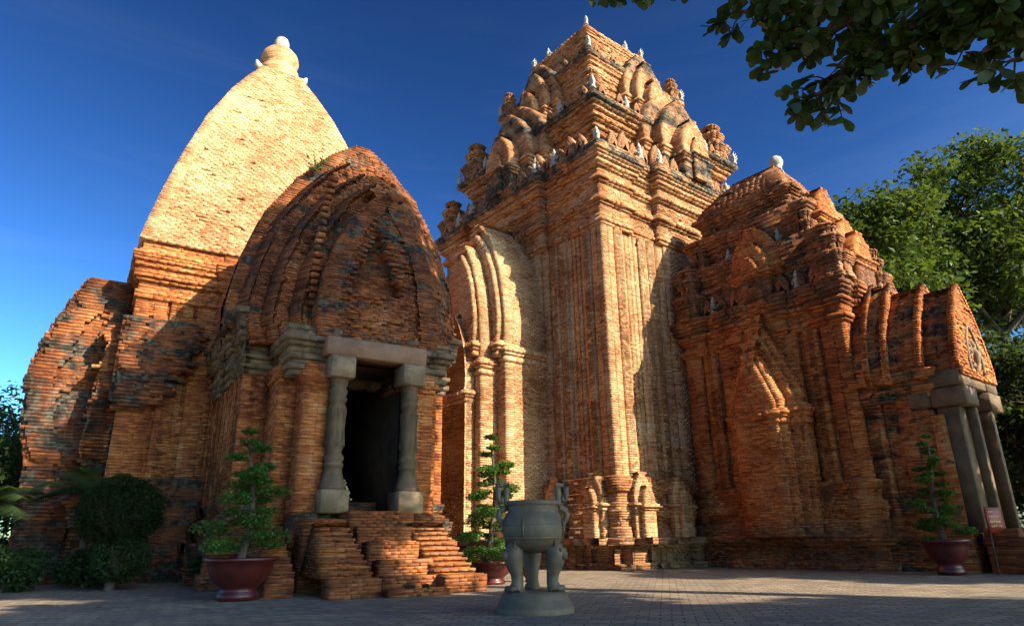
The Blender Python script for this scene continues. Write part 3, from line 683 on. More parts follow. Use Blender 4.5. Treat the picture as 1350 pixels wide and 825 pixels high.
# ================================================================== 4. pyramid-roofed tower at the left
TO = (-3.39, 13.04); TR = 32.5
def tpos(x, y, z=0):
    a = R(TR); return (TO[0]+math.cos(a)*x-math.sin(a)*y, TO[1]+math.sin(a)*x+math.cos(a)*y, z)
def pyramid_tower():
    T = thing('pyramid_tower', 'brick tower with a smooth tall sunlit pyramid roof and knob at the left', 'tower', tpos(.5, 13.65), R(TR))
    B = 4.05
    mb = MB()
    it, z = bands(rect(-B, B, -B, B), 0, [(.6, .6, .6), (.4, .5, .35), (.5, .3, .4), (.4, .45, .3), (.5, .2, .2), (.4, .1, .25)]); courses(mb, it, rough=.2, miss=.1, seed=100, depth=.8)
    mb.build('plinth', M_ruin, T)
    half = [(0,.9,0),(.9,1.0,-.12),(1.0,1.5,.0),(1.5,1.62,-.14),(1.62,1.8,-.05),(1.8,1.92,-.14),(1.92,2.5,0),(2.5,6,.05)]
    pl = redent(-B, B, -B, B, sym(half, 2*B), None, None, sym(half, 2*B))
    mb = MB(); it, z = bands(pl, z, [(8.2-z, 0, 0)]); courses(mb, it, rough=.03, seed=101, miss=.02)
    mb.build('wall', M_pbody, T)
    mb = MB()
    pc = redent(-B, B, -B, B, sym([(0,2.4,0),(2.4,6,.05)], 2*B), None, None, None)
    it, z = bands(pc, 8.2, [(.25, .07, .07), (.3, .0, .0), (.12, .1, .1), (.2, .18, .18), (.14, .1, .1), (.16, .2, .2), (.3, .26, .3), (.12, .12, .12), (.3, .06, .06)], .1)
    courses(mb, it, rough=.03, seed=102, depth=.5); mb.build('cornice', M_pbody, T)
    zc = z
    zt = 20.35; n = round((zt-zc)/CH); it = []
    zs = np.array([0, .12, .28, .42, .55, .68, .80, .88, .94, 1.0]); ww = np.array([4.0, 3.83, 3.52, 3.12, 2.66, 2.12, 1.52, 1.12, .92, .86])
    for k in range(n):
        r_ = float(np.interp(zc+(zt-zc)*(k+.5)/n, [9.85,10.6,12.2,14.1,15.94,17.93,19.3,20.0,20.4], [4.3,4.17,3.83,3.34,2.8,2.03,1.38,1.0,.84])); it.append((zc+(zt-zc)*k/n, zc+(zt-zc)*(k+1)/n, rect(-r_, r_, -r_, r_)))
    mb = MB(); courses(mb, it, jit=.011, rough=.03, rs=.9, seed=103, depth=.4, miss=.012); mb.build('pyramid_roof', M_pyr, T)
    mb = MB(); mb.lathe([(.86, 0), (.92, .08), (.84, .18), (1.0, .3), (1.02, .45), (.9, .55), (.78, .6), (.9, .72), (.98, .95), (.9, 1.2), (.7, 1.38), (.42, 1.46), (.36, 1.5)], n=28)
    kb = mb.build('knob', M_pyr, T, (0, 0, zt-.03), smooth=False); kb.scale = (.84, .84, 1.18)
    mb = MB(); mb.lathe([(.3, 0), (.34, .1), (.33, .42), (.26, .62), (.14, .72), (.01, .75)], n=16); mb.build('finial_stone', M_white, T, (0, 0, zt+1.70), smooth=True)
    mb = MB()
    for (x, y) in ((.9, -.6), (-.9, -.7), (1.0, .4)):
        mb = MB(); mb.tube([(x*.85,y*.85,0),(x*1.15,y*1.15,.12),(x*1.2,y*1.2,.3)], [.2,.15,.05], 7); mb.build('knob_spur', M_white, T, (0, 0, zt-.1))
    # crumbled masonry clinging to the near corner
    mb = MB(); it = []
    zs2 = np.arange(4.7, 7.45, .105)
    for k, zz in enumerate(zs2):
        f = k/len(zs2); w_ = .9+1.1*math.sin(min(1, f*1.3)*1.5)+rng.uniform(-.2, .2); dp = .18+.28*math.sin(f*3)
        it.append((zz, zz+.102, rect(-B-.25, -B+w_, -B-dp, -B+.6)))
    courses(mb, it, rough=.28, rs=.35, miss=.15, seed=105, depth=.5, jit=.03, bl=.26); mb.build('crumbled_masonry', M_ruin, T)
    # ruined false door wing to the left with curved outline
    mb = MB(); it = []; n = 80
    for k in range(n):
        f = (k+.5)/n; zz = 0.6+k*.105
        out = float(np.interp(zz, [0, 3, 4.5, 5.6, 6.5, 7.3, 8.1, 8.7, 9.0], [1.95, 2.0, 2.3, 2.4, 2.3, 2.05, 1.8, 1.5, 1.3]))
        out += rng.uniform(-.04, .04)
        it.append((zz, zz+.103, rect(-B-out, -B+.1, -2.9, .9)))
    courses(mb, it, rough=.34, rs=.5, miss=.12, seed=106, depth=.7, jit=.025, bl=.26)
    it = [(0, .6, rect(-B-2.2, -B, -3.1, 1.1))]; courses(mb, it, rough=.1, depth=.6)
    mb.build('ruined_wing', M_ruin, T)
    mb = MB(); it = []
    for k in range(64):
        zz = .6+k*.105; o_ = float(np.interp(zz, [0, 3, 5, 7.5], [.75, .6, .75, .35]))
        it.append((zz, zz+.103, rect(-B-o_, -B+.1, -3.7, -2.85)))
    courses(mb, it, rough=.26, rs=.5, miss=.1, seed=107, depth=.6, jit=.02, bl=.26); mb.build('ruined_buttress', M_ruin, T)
    return T
pyramid_tower()

# ================================================================== 5. domed vestibule with stairs, near left
def domed_vestibule():
    T = thing('domed_vestibule', 'dark weathered brick vestibule with a tall pointed vault over its open doorway and stairs', 'temple', tpos(1.7, 2.7), R(TR))
    # local: x across (front centre 0), y = depth, y=0 door plane, stairs towards -y
    zs = 1.62
    mb = MB()          # platform and base
    it, z = bands(rect(-1.72, 1.72, .05, 2.1), 0, [(.5, .1, .1), (.4, .02, .02), (.35, .08, .12), (.37, .0, .0)]); courses(mb, it, rough=.06, miss=.06, seed=120, depth=.5)
    mb.box(-1.65, 1.65, .15, 2.2, zs-.15, zs-.05)
    it, z = bands(rect(-2.75, 2.85, 2.0, 6.3), 0, [(.3, .45, .45), (.45, .35, .35), (.25, .42, .42), (.4, .2, .25), (.25, .3, .1), (.3, .05, .12)]); courses(mb, it, rough=.22, rs=.4, miss=.12, seed=121, depth=.7)
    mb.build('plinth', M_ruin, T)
    # big rear volume walls
    mb = MB()
    pw = [(0,.35,.0)] + sum([[(.35+k*.62, .35+k*.62+.2, -.13), (.35+k*.62+.2, .35+k*.62+.27, -.02), (.35+k*.62+.27, .35+k*.62+.37, -.1), (.35+k*.62+.37, .97+k*.62, .0)] for k in range(6)], []) + [(4.07, 4.3, 0)]
    ps = [(0,.55,0),(.55,.65,-.1),(.65,1.2,0),(1.2,1.8,-.12),(1.8,3.75,-3.9),(3.75,4.4,-.12),(4.4,4.95,0),(4.95,5.05,-.1),(5.05,5.6,0)]
    pl = redent(-2.75, 2.85, 2.0, 6.3, ps, None, None, pw)
    it, z = bands(pl, z, [(5.05-z, 0, 0)]); courses(mb, it, rough=.025, seed=122, miss=.02)
    mb.build('wall', M_vwall, T)
    mb = MB()
    # front block: piers either side of the door, with pilaster and recess
    for s in (-1, 1):
        p = (lambda a, b: rect(min(s*a, s*b), max(s*a, s*b), .22, 2.1))
        it, z = bands(p(1.02, 1.68), zs, [(.3, .06, .04), (3.0-.3, 0, 0), (.12, .05, .05), (.14, .1, .1), (.2, .03, .03)]); courses(mb, it, rough=.02, seed=123, depth=.3)
        it, z = bands(rect(min(s*1.66, s*2.1), max(s*1.66, s*2.1), .9, 2.1), 1.2, [(3.6, 0, 0), (.3, .05, .12)]); courses(mb, it, rough=.02, seed=124, depth=.2)
    mb.build('door_pier', M_vwall, T)
    mb = MB()
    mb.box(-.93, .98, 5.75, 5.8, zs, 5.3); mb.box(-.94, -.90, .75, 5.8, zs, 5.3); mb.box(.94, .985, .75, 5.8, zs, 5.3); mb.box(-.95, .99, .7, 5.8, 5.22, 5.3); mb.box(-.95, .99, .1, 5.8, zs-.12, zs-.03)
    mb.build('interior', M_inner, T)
    # stone cornice of rear volume and caps of the front block
    mb = MB(); ov = 0
    pc = redent(-2.75, 2.85, 2.0, 6.3, [(0,1.0,0),(1.0,4.6,-.1),(4.6,5.6,0)], None, None, [(0,.9,0),(.9,1.9,-.12),(1.9,3.0,.03),(3.0,4.0,-.12),(4.0,4.3,0)])
    it, z = bands(pc, 5.05, [(.14, .06, .06), (.12, .14, .14), (.14, .05, .05), (.1, .16, .16), (.34, .08, .08), (.1, .2, .2), (.12, .27, .27), (.1, .18, .18), (.34, .30, .34), (.14, .42, .42)], .12)
    courses(mb, it, rough=.05, rs=.3, seed=125, depth=.6, bl=.75, jit=.012)
    for s in (-1, 1):
        x0, x1 = (min(s*1.0, s*2.0), max(s*1.0, s*2.0)); x0, x1 = (x0, x1)
        it, zz = bands(rect(x0, x1, .35, 2.0), 4.78, [(.14, .04, .04), (.12, .12, .12), (.14, .02, .02), (.3, .08, .1), (.12, .2, .2), (.14, .28, .28), (.25, .15, .2)], .12)
        courses(mb, it, rough=.08, rs=.3, seed=126, depth=.5, bl=.5, miss=.08)
    mb.build('cornice', M_cornst, T)
    zc = 6.62
    # sloping roof slab of the corridor behind, seen as dark edge
    mb = MB()
    it = []
    for k in range(12): it.append((zc+k*.1, zc+(k+1)*.1, rect(-3.05+k*.12, 3.15-k*.12, 3.3, 6.3)))
    courses(mb, it, rough=.06, seed=127, depth=.4); mb.build('corridor_roof', M_vault, T)
    # pointed vault: each course is a ring that widens from the front gable to the back, with shallow creases
    hole = lambda m_: np.where((vnoise(m_, .5, 9) > .80), .13, 0)
    LY = [(.55, 1.72, 10.45), (.95, 2.25, 11.0), (1.5, 2.80, 11.7), (2.2, 3.24, 12.7)]
    mb = MB(); it = []; z = 5.8; n = int((12.66-z)/.075); h = (12.66-z)/n
    for k in range(n):
        zm = z+(k+.5)*h; L = []
        for (yy, hf, za) in LY:
            f = (zm-5.7)/(za-5.7)
            if f < 1: L.append((yy, max(.06, hf*ogw(f))))
        if zm < 6.35: L = L[:3]
        left = [(-L[0][1], L[0][0])]
        for (ya, wa), (yb, wb) in zip(L[:-1], L[1:]):
            wm = wa+(wb-wa)*.5; left += [(-wm, yb-.08), (-wm+.06, yb-.05), (-wm+.06, yb), (-wm-max(.02, wb-wm), yb+.02)]
        left.append((-L[-1][1], 3.5 if zm > 6.35 else 2.1))
        right = [(w_+.06, y) for (y, w_) in L]+[(-left[-1][0]+.06, left[-1][1])]
        it.append((z+k*h, z+(k+1)*h, [left[0]]+right+[p for p in reversed(left[1:])]))
    courses(mb, it, rough=.10, rs=.7, miss=.05, seed=130, jit=.008, depth=.42, ero=hole, core=.12, bl=.24)
    mb.build('vault', M_vault, T)
    mb = MB()
    it = vault_items(0.1, 1.62, 5.72, 10.1, .12, 1.6, ch=.075)
    def tri_niche(m_):
        x, y, z = m_[:, 0], m_[:, 1], m_[:, 2]
        ins = (z > 7.1) & (z < 9.0) & (np.abs(x+.05) < .78*(9.0-z)/1.9) & (y < .3)
        edge = (z > 6.9) & (z < 9.25) & (np.abs(x+.05) < .98*(9.25-z)/2.1) & (y < .3) & ~ins
        return np.where(ins, .33, 0)+np.where(edge, -.04, 0)
    courses(mb, it, rough=.10, rs=.5, miss=.05, seed=134, jit=.01, depth=.5, ero=lambda m_: tri_niche(m_)+hole(m_)*.6, core=.36)
    mb.build('gable', M_vault, T)
    mb = MB()      # knobbly seam of projecting brick ends between gable layers
    for k in range(20):
        z = 6.6+k*.19; mb.bevbox(-1.70+.33*(k/20)**2-.05*random.random(), -1.54+.33*(k/20)**2+.05*random.random(), .36+.06*random.random(), .6, z, z+.13, .025, random.random())
    mb.build('seam_bricks', M_vault, T)
    # stone door frame
    mb = MB(); mb.bevbox(-1.32, 1.30, -.16, .5, 5.26, 5.72, .025, .2); mb.build('lintel', M_lintel, T)
    for s in (-1, 1):
        cx = .93*s+.03
        mb = MB(); prof = []
        for (r_, h) in ((.33, 0), (.36, .05), (.33, .1), (.25, .42), (.23, .5), (.27, .53), (.27, .6), (.22, .63), (.27, .68), (.27, .76), (.22, .8), (.20, .86), (.24, 1.0), (.245, 1.9), (.21, 2.02), (.255, 2.06), (.255, 2.14), (.21, 2.18), (.255, 2.24), (.255, 2.33), (.2, 2.38), (.25, 2.46), (.26, 2.6)):
            prof.append((r_*.86, h))
        mb.lathe(prof, sq=8, c=(cx, .08, zs+.5))
        for k in range(8):   # pointed leaf carving near both ends
            t = 2*PI*(k+.5)/8+PI/8
            for (za, zb_) in ((1.0, 1.4), (1.88, 1.5)):
                rr = .214; a0 = (cx+rr*math.cos(t-.3), .08+rr*math.sin(t-.3), zs+.5+za); a1 = (cx+rr*math.cos(t+.3), .08+rr*math.sin(t+.3), zs+.5+za); a2 = (cx+(rr+.005)*math.cos(t), .08+(rr+.005)*math.sin(t), zs+.5+zb_); a3 = (cx+(rr+.035)*math.cos(t), .08+(rr+.035)*math.sin(t), zs+.5+za)
                mb.poly([a0, a1, a2, a3], [(0, 3, 2), (3, 1, 2)], .9)
        o = mb.build('column', M_colst, T)
        mb = MB(); mb.bevbox(cx-.33, cx+.33, -.24, .46, zs-.02, zs+.5, .03, .3); mb.build('column_base', M_stone, o)
        mb = MB(); mb.bevbox(cx-.31, cx+.31, -.22, .44, zs+3.1, 5.255, .03, .0); mb.build('capital_block', M_stone, o)
    # staircase: central block of tall risers, flanking flights of low steps
    mb = MB()
    def blk(x0, x1, y0, y1, z0, z1, s=140):
        n = max(1, round((z1-z0)/.065)); it = [(z0+(z1-z0)*k/n, z0+(z1-z0)*(k+1)/n, rect(x0, x1, y0, y1)) for k in range(n)]
        courses(mb, it, bl=.21, jit=.004, rough=.015, rs=.3, depth=.28, seed=s, core=.05); mb.box(x0+.05, x1-.05, y0+.05, y1-.02, z1-.06, z1-.014, .5)
    blk(-.72, .82, -.75, .1, 0, 1.62); blk(-.62, .72, -1.05, -.76, 0, 1.28); blk(-.52, .62, -1.5, -1.06, 0, .98); blk(-.45, .75, -1.95, -1.51, 0, .62); blk(-.5, .9, -2.3, -1.96, 0, .32)
    blk(-1.68, -.75, -.72, .04, 0, 1.45); blk(.84, 1.62, -.72, .04, 0, 1.5)
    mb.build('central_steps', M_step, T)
    mb = MB()
    for (x0, x1) in ((-1.69, -.68), (.66, 1.62)):
        blk(x0, x1, -2.7, -2.2, 0, .33)
        n = 10
        for k in range(n):
            z0 = .33+k*.105; z1 = z0+.105; y0 = -2.2+k*.15; sh = .045*k
            xa, xb = (x0+.02*k, x1-.012*k) if x0 < 0 else (x0-.0*k, x1-.02*k)
            courses(mb, [(z0, z0+.05, rect(xa, xb, y0+.05, -.7)), (z0+.05, z1-.004, rect(xa-.01, xb+.01, y0, -.7))], bl=.22, jit=.003, rough=.01, depth=.28)
            mb.box(xa+.1, xb-.1, y0+.1, -.72, z1-.05, z1-.02, .4)
    mb.build('side_flights', M_step, T)
    mb = MB(); blk(-.68, .62, -3.0, -2.71, 0, .12); mb.build('bottom_step', M_step, T)
    mb = MB(); blk(-2.55, -2.0, -1.5, 1.2, 0, .33)
    for k in range(7): blk(-2.5, -1.95, -1.3+k*.2, 1.2, .33+k*.13, .33+(k+1)*.13-.004)
    mb.build('outer_flight', M_step, T)
    return T
domed_vestibule()

# ================================================================== props
# incense urn
def urn():
    T = thing('incense_urn', 'large grey-green stone incense urn on three lion legs standing on the paving', 'urn', (.27, 10.5, 0), R(8))
    mb = MB(); mb.lathe([(.57, 0), (.575, .06), (.56, .09), (.55, .10), (.52, .17), (.50, .19), (.50, .22), (.46, .27), (.43, .285), (0.0, .29)], n=48); mb.build('pedestal', M_urn, T, smooth=False)
    mb = MB(); mb.lathe([(.0, .80), (.2, .81), (.33, .87), (.40, .93), (.445, 1.02), (.462, 1.10), (.462, 1.17), (.45, 1.25), (.425, 1.32), (.39, 1.37), (.375, 1.40), (.385, 1.425), (.385, 1.45), (.37, 1.46), (.39, 1.475), (.40, 1.50), (.40, 1.535), (.385, 1.545), (.34, 1.545), (.33, 1.50), (.33, 1.42), (.0, 1.42)], n=56)
    for i in range(0): pass
    b = mb.build('bowl', M_urn, T, smooth=True)
    mb = MB(); mb.lathe([(.455, .0), (.468, .012), (.455, .024)], n=56, c=(0, 0, 1.0)); mb.lathe([(.455, .0), (.468, .012), (.452, .024)], n=56, c=(0, 0, 1.19))
    mb.build('bowl_band', M_urn, b, smooth=True)
    mb = MB()
    for s in (-.5, 0.5, 1.5, 2.5):
        mb = MB(); a = s*PI/2+.3; mb.tube([(.455*math.cos(a), .455*math.sin(a), 1.28), (.475*math.cos(a), .475*math.sin(a), 1.15), (.455*math.cos(a), .455*math.sin(a), 1.02)], [.012, .02, .012], 6)
        mb.build('bowl_rib', M_urn, b)
    for k, a in enumerate((R(205), R(325), R(85))):
        mb = MB(); ca, sa = math.cos(a), math.sin(a)
        P = lambda r_, z: (ca*r_, sa*r_, z)
        mb.tube([P(.27, .93), P(.33, .86), P(.36, .78), P(.34, .66), P(.30, .52), P(.29, .42), P(.31, .34), P(.33, .30)], [.10, .135, .15, .125, .092, .085, .10, .115], 14)
        # lion mask: brow, eyes, muzzle; paw toes
        px, py = -sa, ca
        mb.tube([P(.43, .82), P(.49, .78), P(.49, .72)], [.06, .065, .05], 8)
        for s in (-1, 1):
            mb.tube([(ca*.46+px*s*.06, sa*.46+py*s*.06, .86), (ca*.485+px*s*.065, sa*.485+py*s*.065, .83)], [.03, .028], 7)
            mb.tube([(ca*.40+px*s*.10, sa*.40+py*s*.10, .9), (ca*.40+px*s*.13, sa*.40+py*s*.13, .97)], [.035, .01], 6)
        for q in (-1.5, -.5, .5, 1.5):
            mb.tube([(ca*.36+px*q*.05, sa*.36+py*q*.05, .335), (ca*.43+px*q*.052, sa*.43+py*q*.052, .335), (ca*.455+px*q*.052, sa*.455+py*q*.052, .30)], [.035, .036, .02], 7)
        mb.build('leg', M_urn, T, smooth=True)
    for s in (-1, 1):
        mb = MB(); w_ = .042   # flat scroll handle cut from thick stone: path in the x,z plane
        def strip(pts, wd):
            V = []; n = len(pts)
            for i, (x, z) in enumerate(pts):
                a = pts[max(0, i-1)]; b_ = pts[min(n-1, i+1)]; d = Vector((b_[0]-a[0], b_[1]-a[1])).normalized(); nx, nz = -d.y, d.x
                h = wd[i]/2 if isinstance(wd, list) else wd/2
                for (q, yy) in ((1, -w_), (-1, -w_), (-1, w_), (1, w_)): V.append((s*(x+nx*h*q), yy, z+nz*h*q))
            F = []
            for i in range(n-1):
                for k in range(4): F.append((i*4+k, i*4+(k+1) % 4, i*4+4+(k+1) % 4, i*4+4+k))
            F += [(0, 1, 2, 3), tuple(4*(n-1)+k for k in (3, 2, 1, 0))]
            mb.poly(V, F, .3)
        strip([(.385, 1.40), (.395, 1.55), (.395, 1.70), (.395, 1.775)], .075)
        strip([(.36, 1.775), (.46, 1.775), (.56, 1.775)], .07)
        strip([(.525, 1.80), (.525, 1.70), (.52, 1.60), (.505, 1.545), (.475, 1.535), (.46, 1.57), (.462, 1.62)], [.07, .07, .06, .055, .045, .04, .03])
        strip([(.395, 1.48), (.43, 1.43), (.50, 1.40), (.525, 1.34), (.50, 1.27), (.46, 1.21), (.445, 1.15), (.47, 1.10)], [.09, .09, .085, .08, .07, .06, .05, .035])
        mb.build('handle', M_urn, T)
    mb = MB()
    for k in range(9):
        a = random.random()*6.28; r_ = random.random()*.15; mb.tube([(r_*math.cos(a), r_*math.sin(a), 1.42), (r_*1.4*math.cos(a), r_*1.4*math.sin(a), 1.42+.16+.05*random.random())], [.004, .003], 5)
    tag(mb.build('incense_sticks', plain_mat('incense_red', (.35, .05, .03)), None, (.27, 10.5, 0)), 'thin burnt incense sticks standing in the stone urn', 'incense')
urn()

# ---- vegetation
M_bark = stone_mat('bark', (.065, .048, .032), (.125, .095, .068), rough=.9, scale=6)
M_bonsai = leaf_mat('bonsai_leaf', (.025, .075, .015), (.075, .17, .03))
M_bushleaf = leaf_mat('bush_leaf', (.008, .022, .005), (.024, .052, .009), .15, .75)
M_treeleaf = leaf_mat('tree_leaf', (.014, .036, .006), (.062, .105, .014), .22)
M_bigleaf = leaf_mat('broad_leaf', (.018, .045, .010), (.045, .085, .018), .12, .4)
M_redpot = plain_mat('red_glaze', (.085, .008, .006), .45, .5, .5, 5, coat=.2)
M_soil = plain_mat('soil', (.05, .035, .025), .95)
def leaves(mb, P, size, up_bias=.4, asp=.5, n_=None, droop=0):
    P = np.asarray(P); n = len(P)
    nrm = rng.normal(size=(n, 3)); nrm[:, 2] = np.abs(nrm[:, 2])+up_bias; nrm /= np.linalg.norm(nrm, axis=1)[:, None]
    t = rng.normal(size=(n, 3)); t[:, 2] -= droop; t -= nrm*(t*nrm).sum(1)[:, None]; t /= np.linalg.norm(t, axis=1)[:, None]; b = np.cross(nrm, t)
    s = size*rng.uniform(.6, 1.3, n)[:, None]
    V = np.stack([P-t*s*.5, P+b*s*asp*.5+nrm*s*.06, P+t*s*.5-nrm*s*.1, P-b*s*asp*.5+nrm*s*.06], 1)
    mb.quads(V.reshape(-1, 3), np.arange(n*4).reshape(-1, 4), rng.random(n))
def blob(c, r, n, flat=1.0, shell=.5):
    d = rng.normal(size=(n, 3)); d /= np.linalg.norm(d, axis=1)[:, None]
    rad = (shell+(1-shell)*rng.random(n)**.6)[:, None]
    return np.array(c)+d*rad*np.array([r, r, r*flat])
def pot(T, r=.42, h=.55, mat=None):
    mb = MB(); mb.lathe([(r*.52, 0), (r*.62, .03), (r*.62, h*.14), (r*.55, h*.2), (r*.52, h*.28), (r*.62, h*.36), (r*.8, h*.5), (r*.93, h*.75), (r*.97, h*.9), (r*1.06, h*.92), (r*1.08, h), (r*.98, h), (r*.95, h*.9)], n=32)
    p = mb.build('pot', mat or M_redpot, T, smooth=True)
    mb = MB(); mb.lathe([(r*.95, h*.88), (.0, h*.92)], n=24); mb.build('soil', M_soil, p)
def bonsai(label, loc, H, pads, ph, pr, seed, potr=.42, poth=.55, spread=.5, dens=1.0, grp=None):
    T = thing('potted_bonsai', label, 'potted tree', loc, seed*1.3)
    pot(T, potr, poth); rs = random.Random(seed)
    tr = MB(); pts = []; n = 9
    for k in range(n): f = k/(n-1); pts.append((.10*math.sin(f*5+seed)*(1-f*.3), .08*math.cos(f*4.2+seed), poth*.85+f*(H-poth)))
    tr.tube(pts, [.055*(1-.8*k/(n-1))*(H/2) for k in range(n)], 8); lf = MB()
    for k in range(pads):
        f = k/(pads-1); z = poth+.15+(H-poth-.12)*f; i = min(n-1, int(f*(n-1))); b = pts[i]
        a = k*2.4+seed; sp = spread*(1-.80*f)*rs.uniform(.75, 1.15)
        if k == pads-1: sp = 0
        c = (b[0]+sp*math.cos(a), b[1]+sp*math.sin(a), z+rs.uniform(-.05, .05))
        if sp: tr.tube([(b[0], b[1], z-.08), ((b[0]+c[0])/2, (b[1]+c[1])/2, z-.02), (c[0], c[1], z-.03)], [.02, .015, .008], 6)
        r_ = pr*(1-.55*f)*rs.uniform(.8, 1.2); leaves(lf, blob(c, r_, int(260*dens*(.35+r_/pr)), .36, .15), .05*max(1, H/2.2), .8, .6)
        if f < .75:
            for j in range(2):
                a2 = a+rs.uniform(1.5, 4.5); q = (b[0]+sp*.75*math.cos(a2), b[1]+sp*.75*math.sin(a2), z+rs.uniform(-.12, .1)); leaves(lf, blob(q, r_*.75, int(150*dens), .3, .2), .05*max(1, H/2.2), .8, .6)
                tr.tube([(b[0], b[1], z-.1), (q[0], q[1], q[2]-.03)], [.014, .006], 5)
    tr.build('trunk', M_bark, T, smooth=True); lf.build('foliage', M_bonsai, T)
    return T
bonsai('tall layered bonsai in a big dark red pot left of the brick stairs', (-5.15, 13.35, 0), 3.05, 14, .3, .44, 2, .62, .74, .66, 1.5)
bonsai('bonsai with feathery tiers in a red pot between the stairs and the stone urn', (-.55, 16.9, 0), 3.35, 15, .3, .44, 5, .5, .5, .72, 1.6)
bonsai('dim slender bonsai in a footed red pot beside the right porch', (11.0, 18.1, 0), 3.4, 14, .3, .34, 8, .52, .85, .6, 1.2)
# small red pot behind the urn
def small_pot(label, loc, r_, h, seed):
    T = thing('flower_pot', label, 'potted plant', loc); pot(T, r_, h)
    lf = MB(); leaves(lf, blob((0, 0, h+.2), .22, 220, 1.0, .2), .08, .3, .5); lf.build('foliage', M_bonsai, T)
small_pot('little red pot with low greenery seen between the legs of the urn', (.35, 17.6, 0), .2, .3, 1)
# clipped round shrub
def topiary():
    T = thing('clipped_shrub', 'dark round clipped shrub in front of the pyramid tower foot', 'shrub', (-9.35, 16.5, 0))
    mb = MB(); mb.tube([(0,0,0),(.04,0,.4),(-.02,.03,1.0),(0,0,1.5)], [.12,.1,.09,.06], 8)
    for a in range(6): mb.tube([(0,0,.8),(.35*math.cos(a),.35*math.sin(a),1.4),(.6*math.cos(a),.6*math.sin(a),1.9)], [.05,.04,.02], 6)
    mb.build('trunk', M_bark, T)
    lf = MB()
    for (c_, r_, n_) in (((0, 0, 1.75), .98, 14000), ((.1, .1, .75), .7, 6000)):
        P = blob(c_, r_, n_, .88, .7); nz = vnoise(P, .22, 4)*.6+vnoise(P, .09, 5)*.4
        P = np.array(c_)+(P-np.array(c_))*(0.78+.36*nz)[:, None]; leaves(lf, P[nz > .22], .075, .2, .55); lf.build('crown', M_bushleaf, T)
topiary()
def palm(label, loc, H, n, L, seed):
    T = thing('palm', label, 'palm', loc); rs = random.Random(seed); mb = MB()
    mb.tube([(0,0,0),(.05,.02,H*.5),(0,0,H)], [.12,.09,.07], 8); mb.build('trunk', M_bark, T)
    lf = MB()
    for k in range(n):
        a = k*2.4+rs.random(); el = rs.uniform(.3, 1.1); pts = []; l = L*rs.uniform(.8, 1.1)
        for i in range(9):
            f = i/8; pts.append(Vector((math.cos(a)*l*f*math.cos(el), math.sin(a)*l*f*math.cos(el), H+l*f*math.sin(el)-l*.55*f*f)))
        lf.tube(pts, [.018*(1-.8*i/8) for i in range(9)], 5, rnd=.7)
        for i in range(1, 30):
            f = i/30; q = f*8; j = int(q); p = pts[j].lerp(pts[min(8, j+1)], q-j); d = (pts[min(8, j+1)]-pts[j]).normalized(); sd_ = d.cross(Vector((0, 0, 1))).normalized()
            for s in (-1, 1):
                ll = .42*l/1.6*math.sin(max(.2, f)*PI*.9)+.06; tip = p+sd_*s*ll+d*ll*.5-Vector((0, 0, ll*.35)); w_ = d*.025
                lf.poly([tuple(p-w_), tuple(p+w_), tuple(tip)], [(0, 1, 2)], rs.random())
    lf.build('fronds', M_bushleaf, T)
palm('low palm with arching fronds against the ruined wing', (-11.2, 18.2, 0), 2.3, 15, 1.9, 3)
palm('shorter palm at the left edge of the picture', (-13.2, 17.6, 0), 1.9, 13, 1.8, 6)

def tree(name, label, loc, H, crown, trunk_r=.3, leaf=.22, n_clump=60, per=260, mat=None, seed=1, flat=.55, cr=1.3, lean=(0, 0), cat='tree', fill=1.0, clumps=None):
    """crown = (cx,cy,cz, rx,ry,rz) relative; clumps are joined to the trunk by limbs"""
    T = thing(name, label, cat, loc); rs = np.random.default_rng(seed); tb = MB(); lf = MB()
    cx, cy, cz, rx, ry, rz = crown
    pts = []
    for k in range(7): f = k/6; pts.append(Vector((cx*f**1.5+.15*math.sin(f*7+seed), cy*f**1.5+.15*math.cos(f*5+seed), f*cz)))
    tb.tube(pts, [trunk_r*(1.25 if k == 0 else 1-.6*k/6) for k in range(7)], 10)
    if clumps is None:
        clumps = []
        for k in range(n_clump):
            d = rs.normal(size=3); d /= np.linalg.norm(d); r_ = (.45+.55*rs.random())
            clumps.append((cx+d[0]*rx*r_, cy+d[1]*ry*r_, cz+d[2]*rz*r_))
    main = []; main2 = []
    for i, c in enumerate(clumps):
        s = cr*rs.uniform(.7, 1.25)
        P = blob((0, 0, 0), s, int(per*1.5*rs.uniform(.7, 1.2)), flat, .15)
        nz = vnoise(P+np.array(c), .5*s, 7); P = P[nz > .36]*1.0
        leaves(lf, P+np.array(c), leaf, .6, .5)
        cv = Vector(c)
        if len(main) < 9 and (i % 3 == 0):
            j = 4 if cv.z > pts[4].z else 3; st = pts[j]; main.append(cv); r0_ = trunk_r*.42
        else:
            st = min(main, key=lambda q: (q-cv).length + (2 if q.z > cv.z+.5 else 0)); main2.append(cv); r0_ = trunk_r*.14
        mid = st.lerp(cv, .55)+Vector((.12*math.sin(i*7)*(cv-st).length, .12*math.cos(i*5)*(cv-st).length, .10*(cv-st).length))
        tb.tube([st, st.lerp(mid, .5), mid, cv], [r0_, r0_*.75, r0_*.5, r0_*.2], 6)
    tb.build('trunk', M_bark, T, smooth=True); lf.build('crown', mat or M_treeleaf, T)
    return T
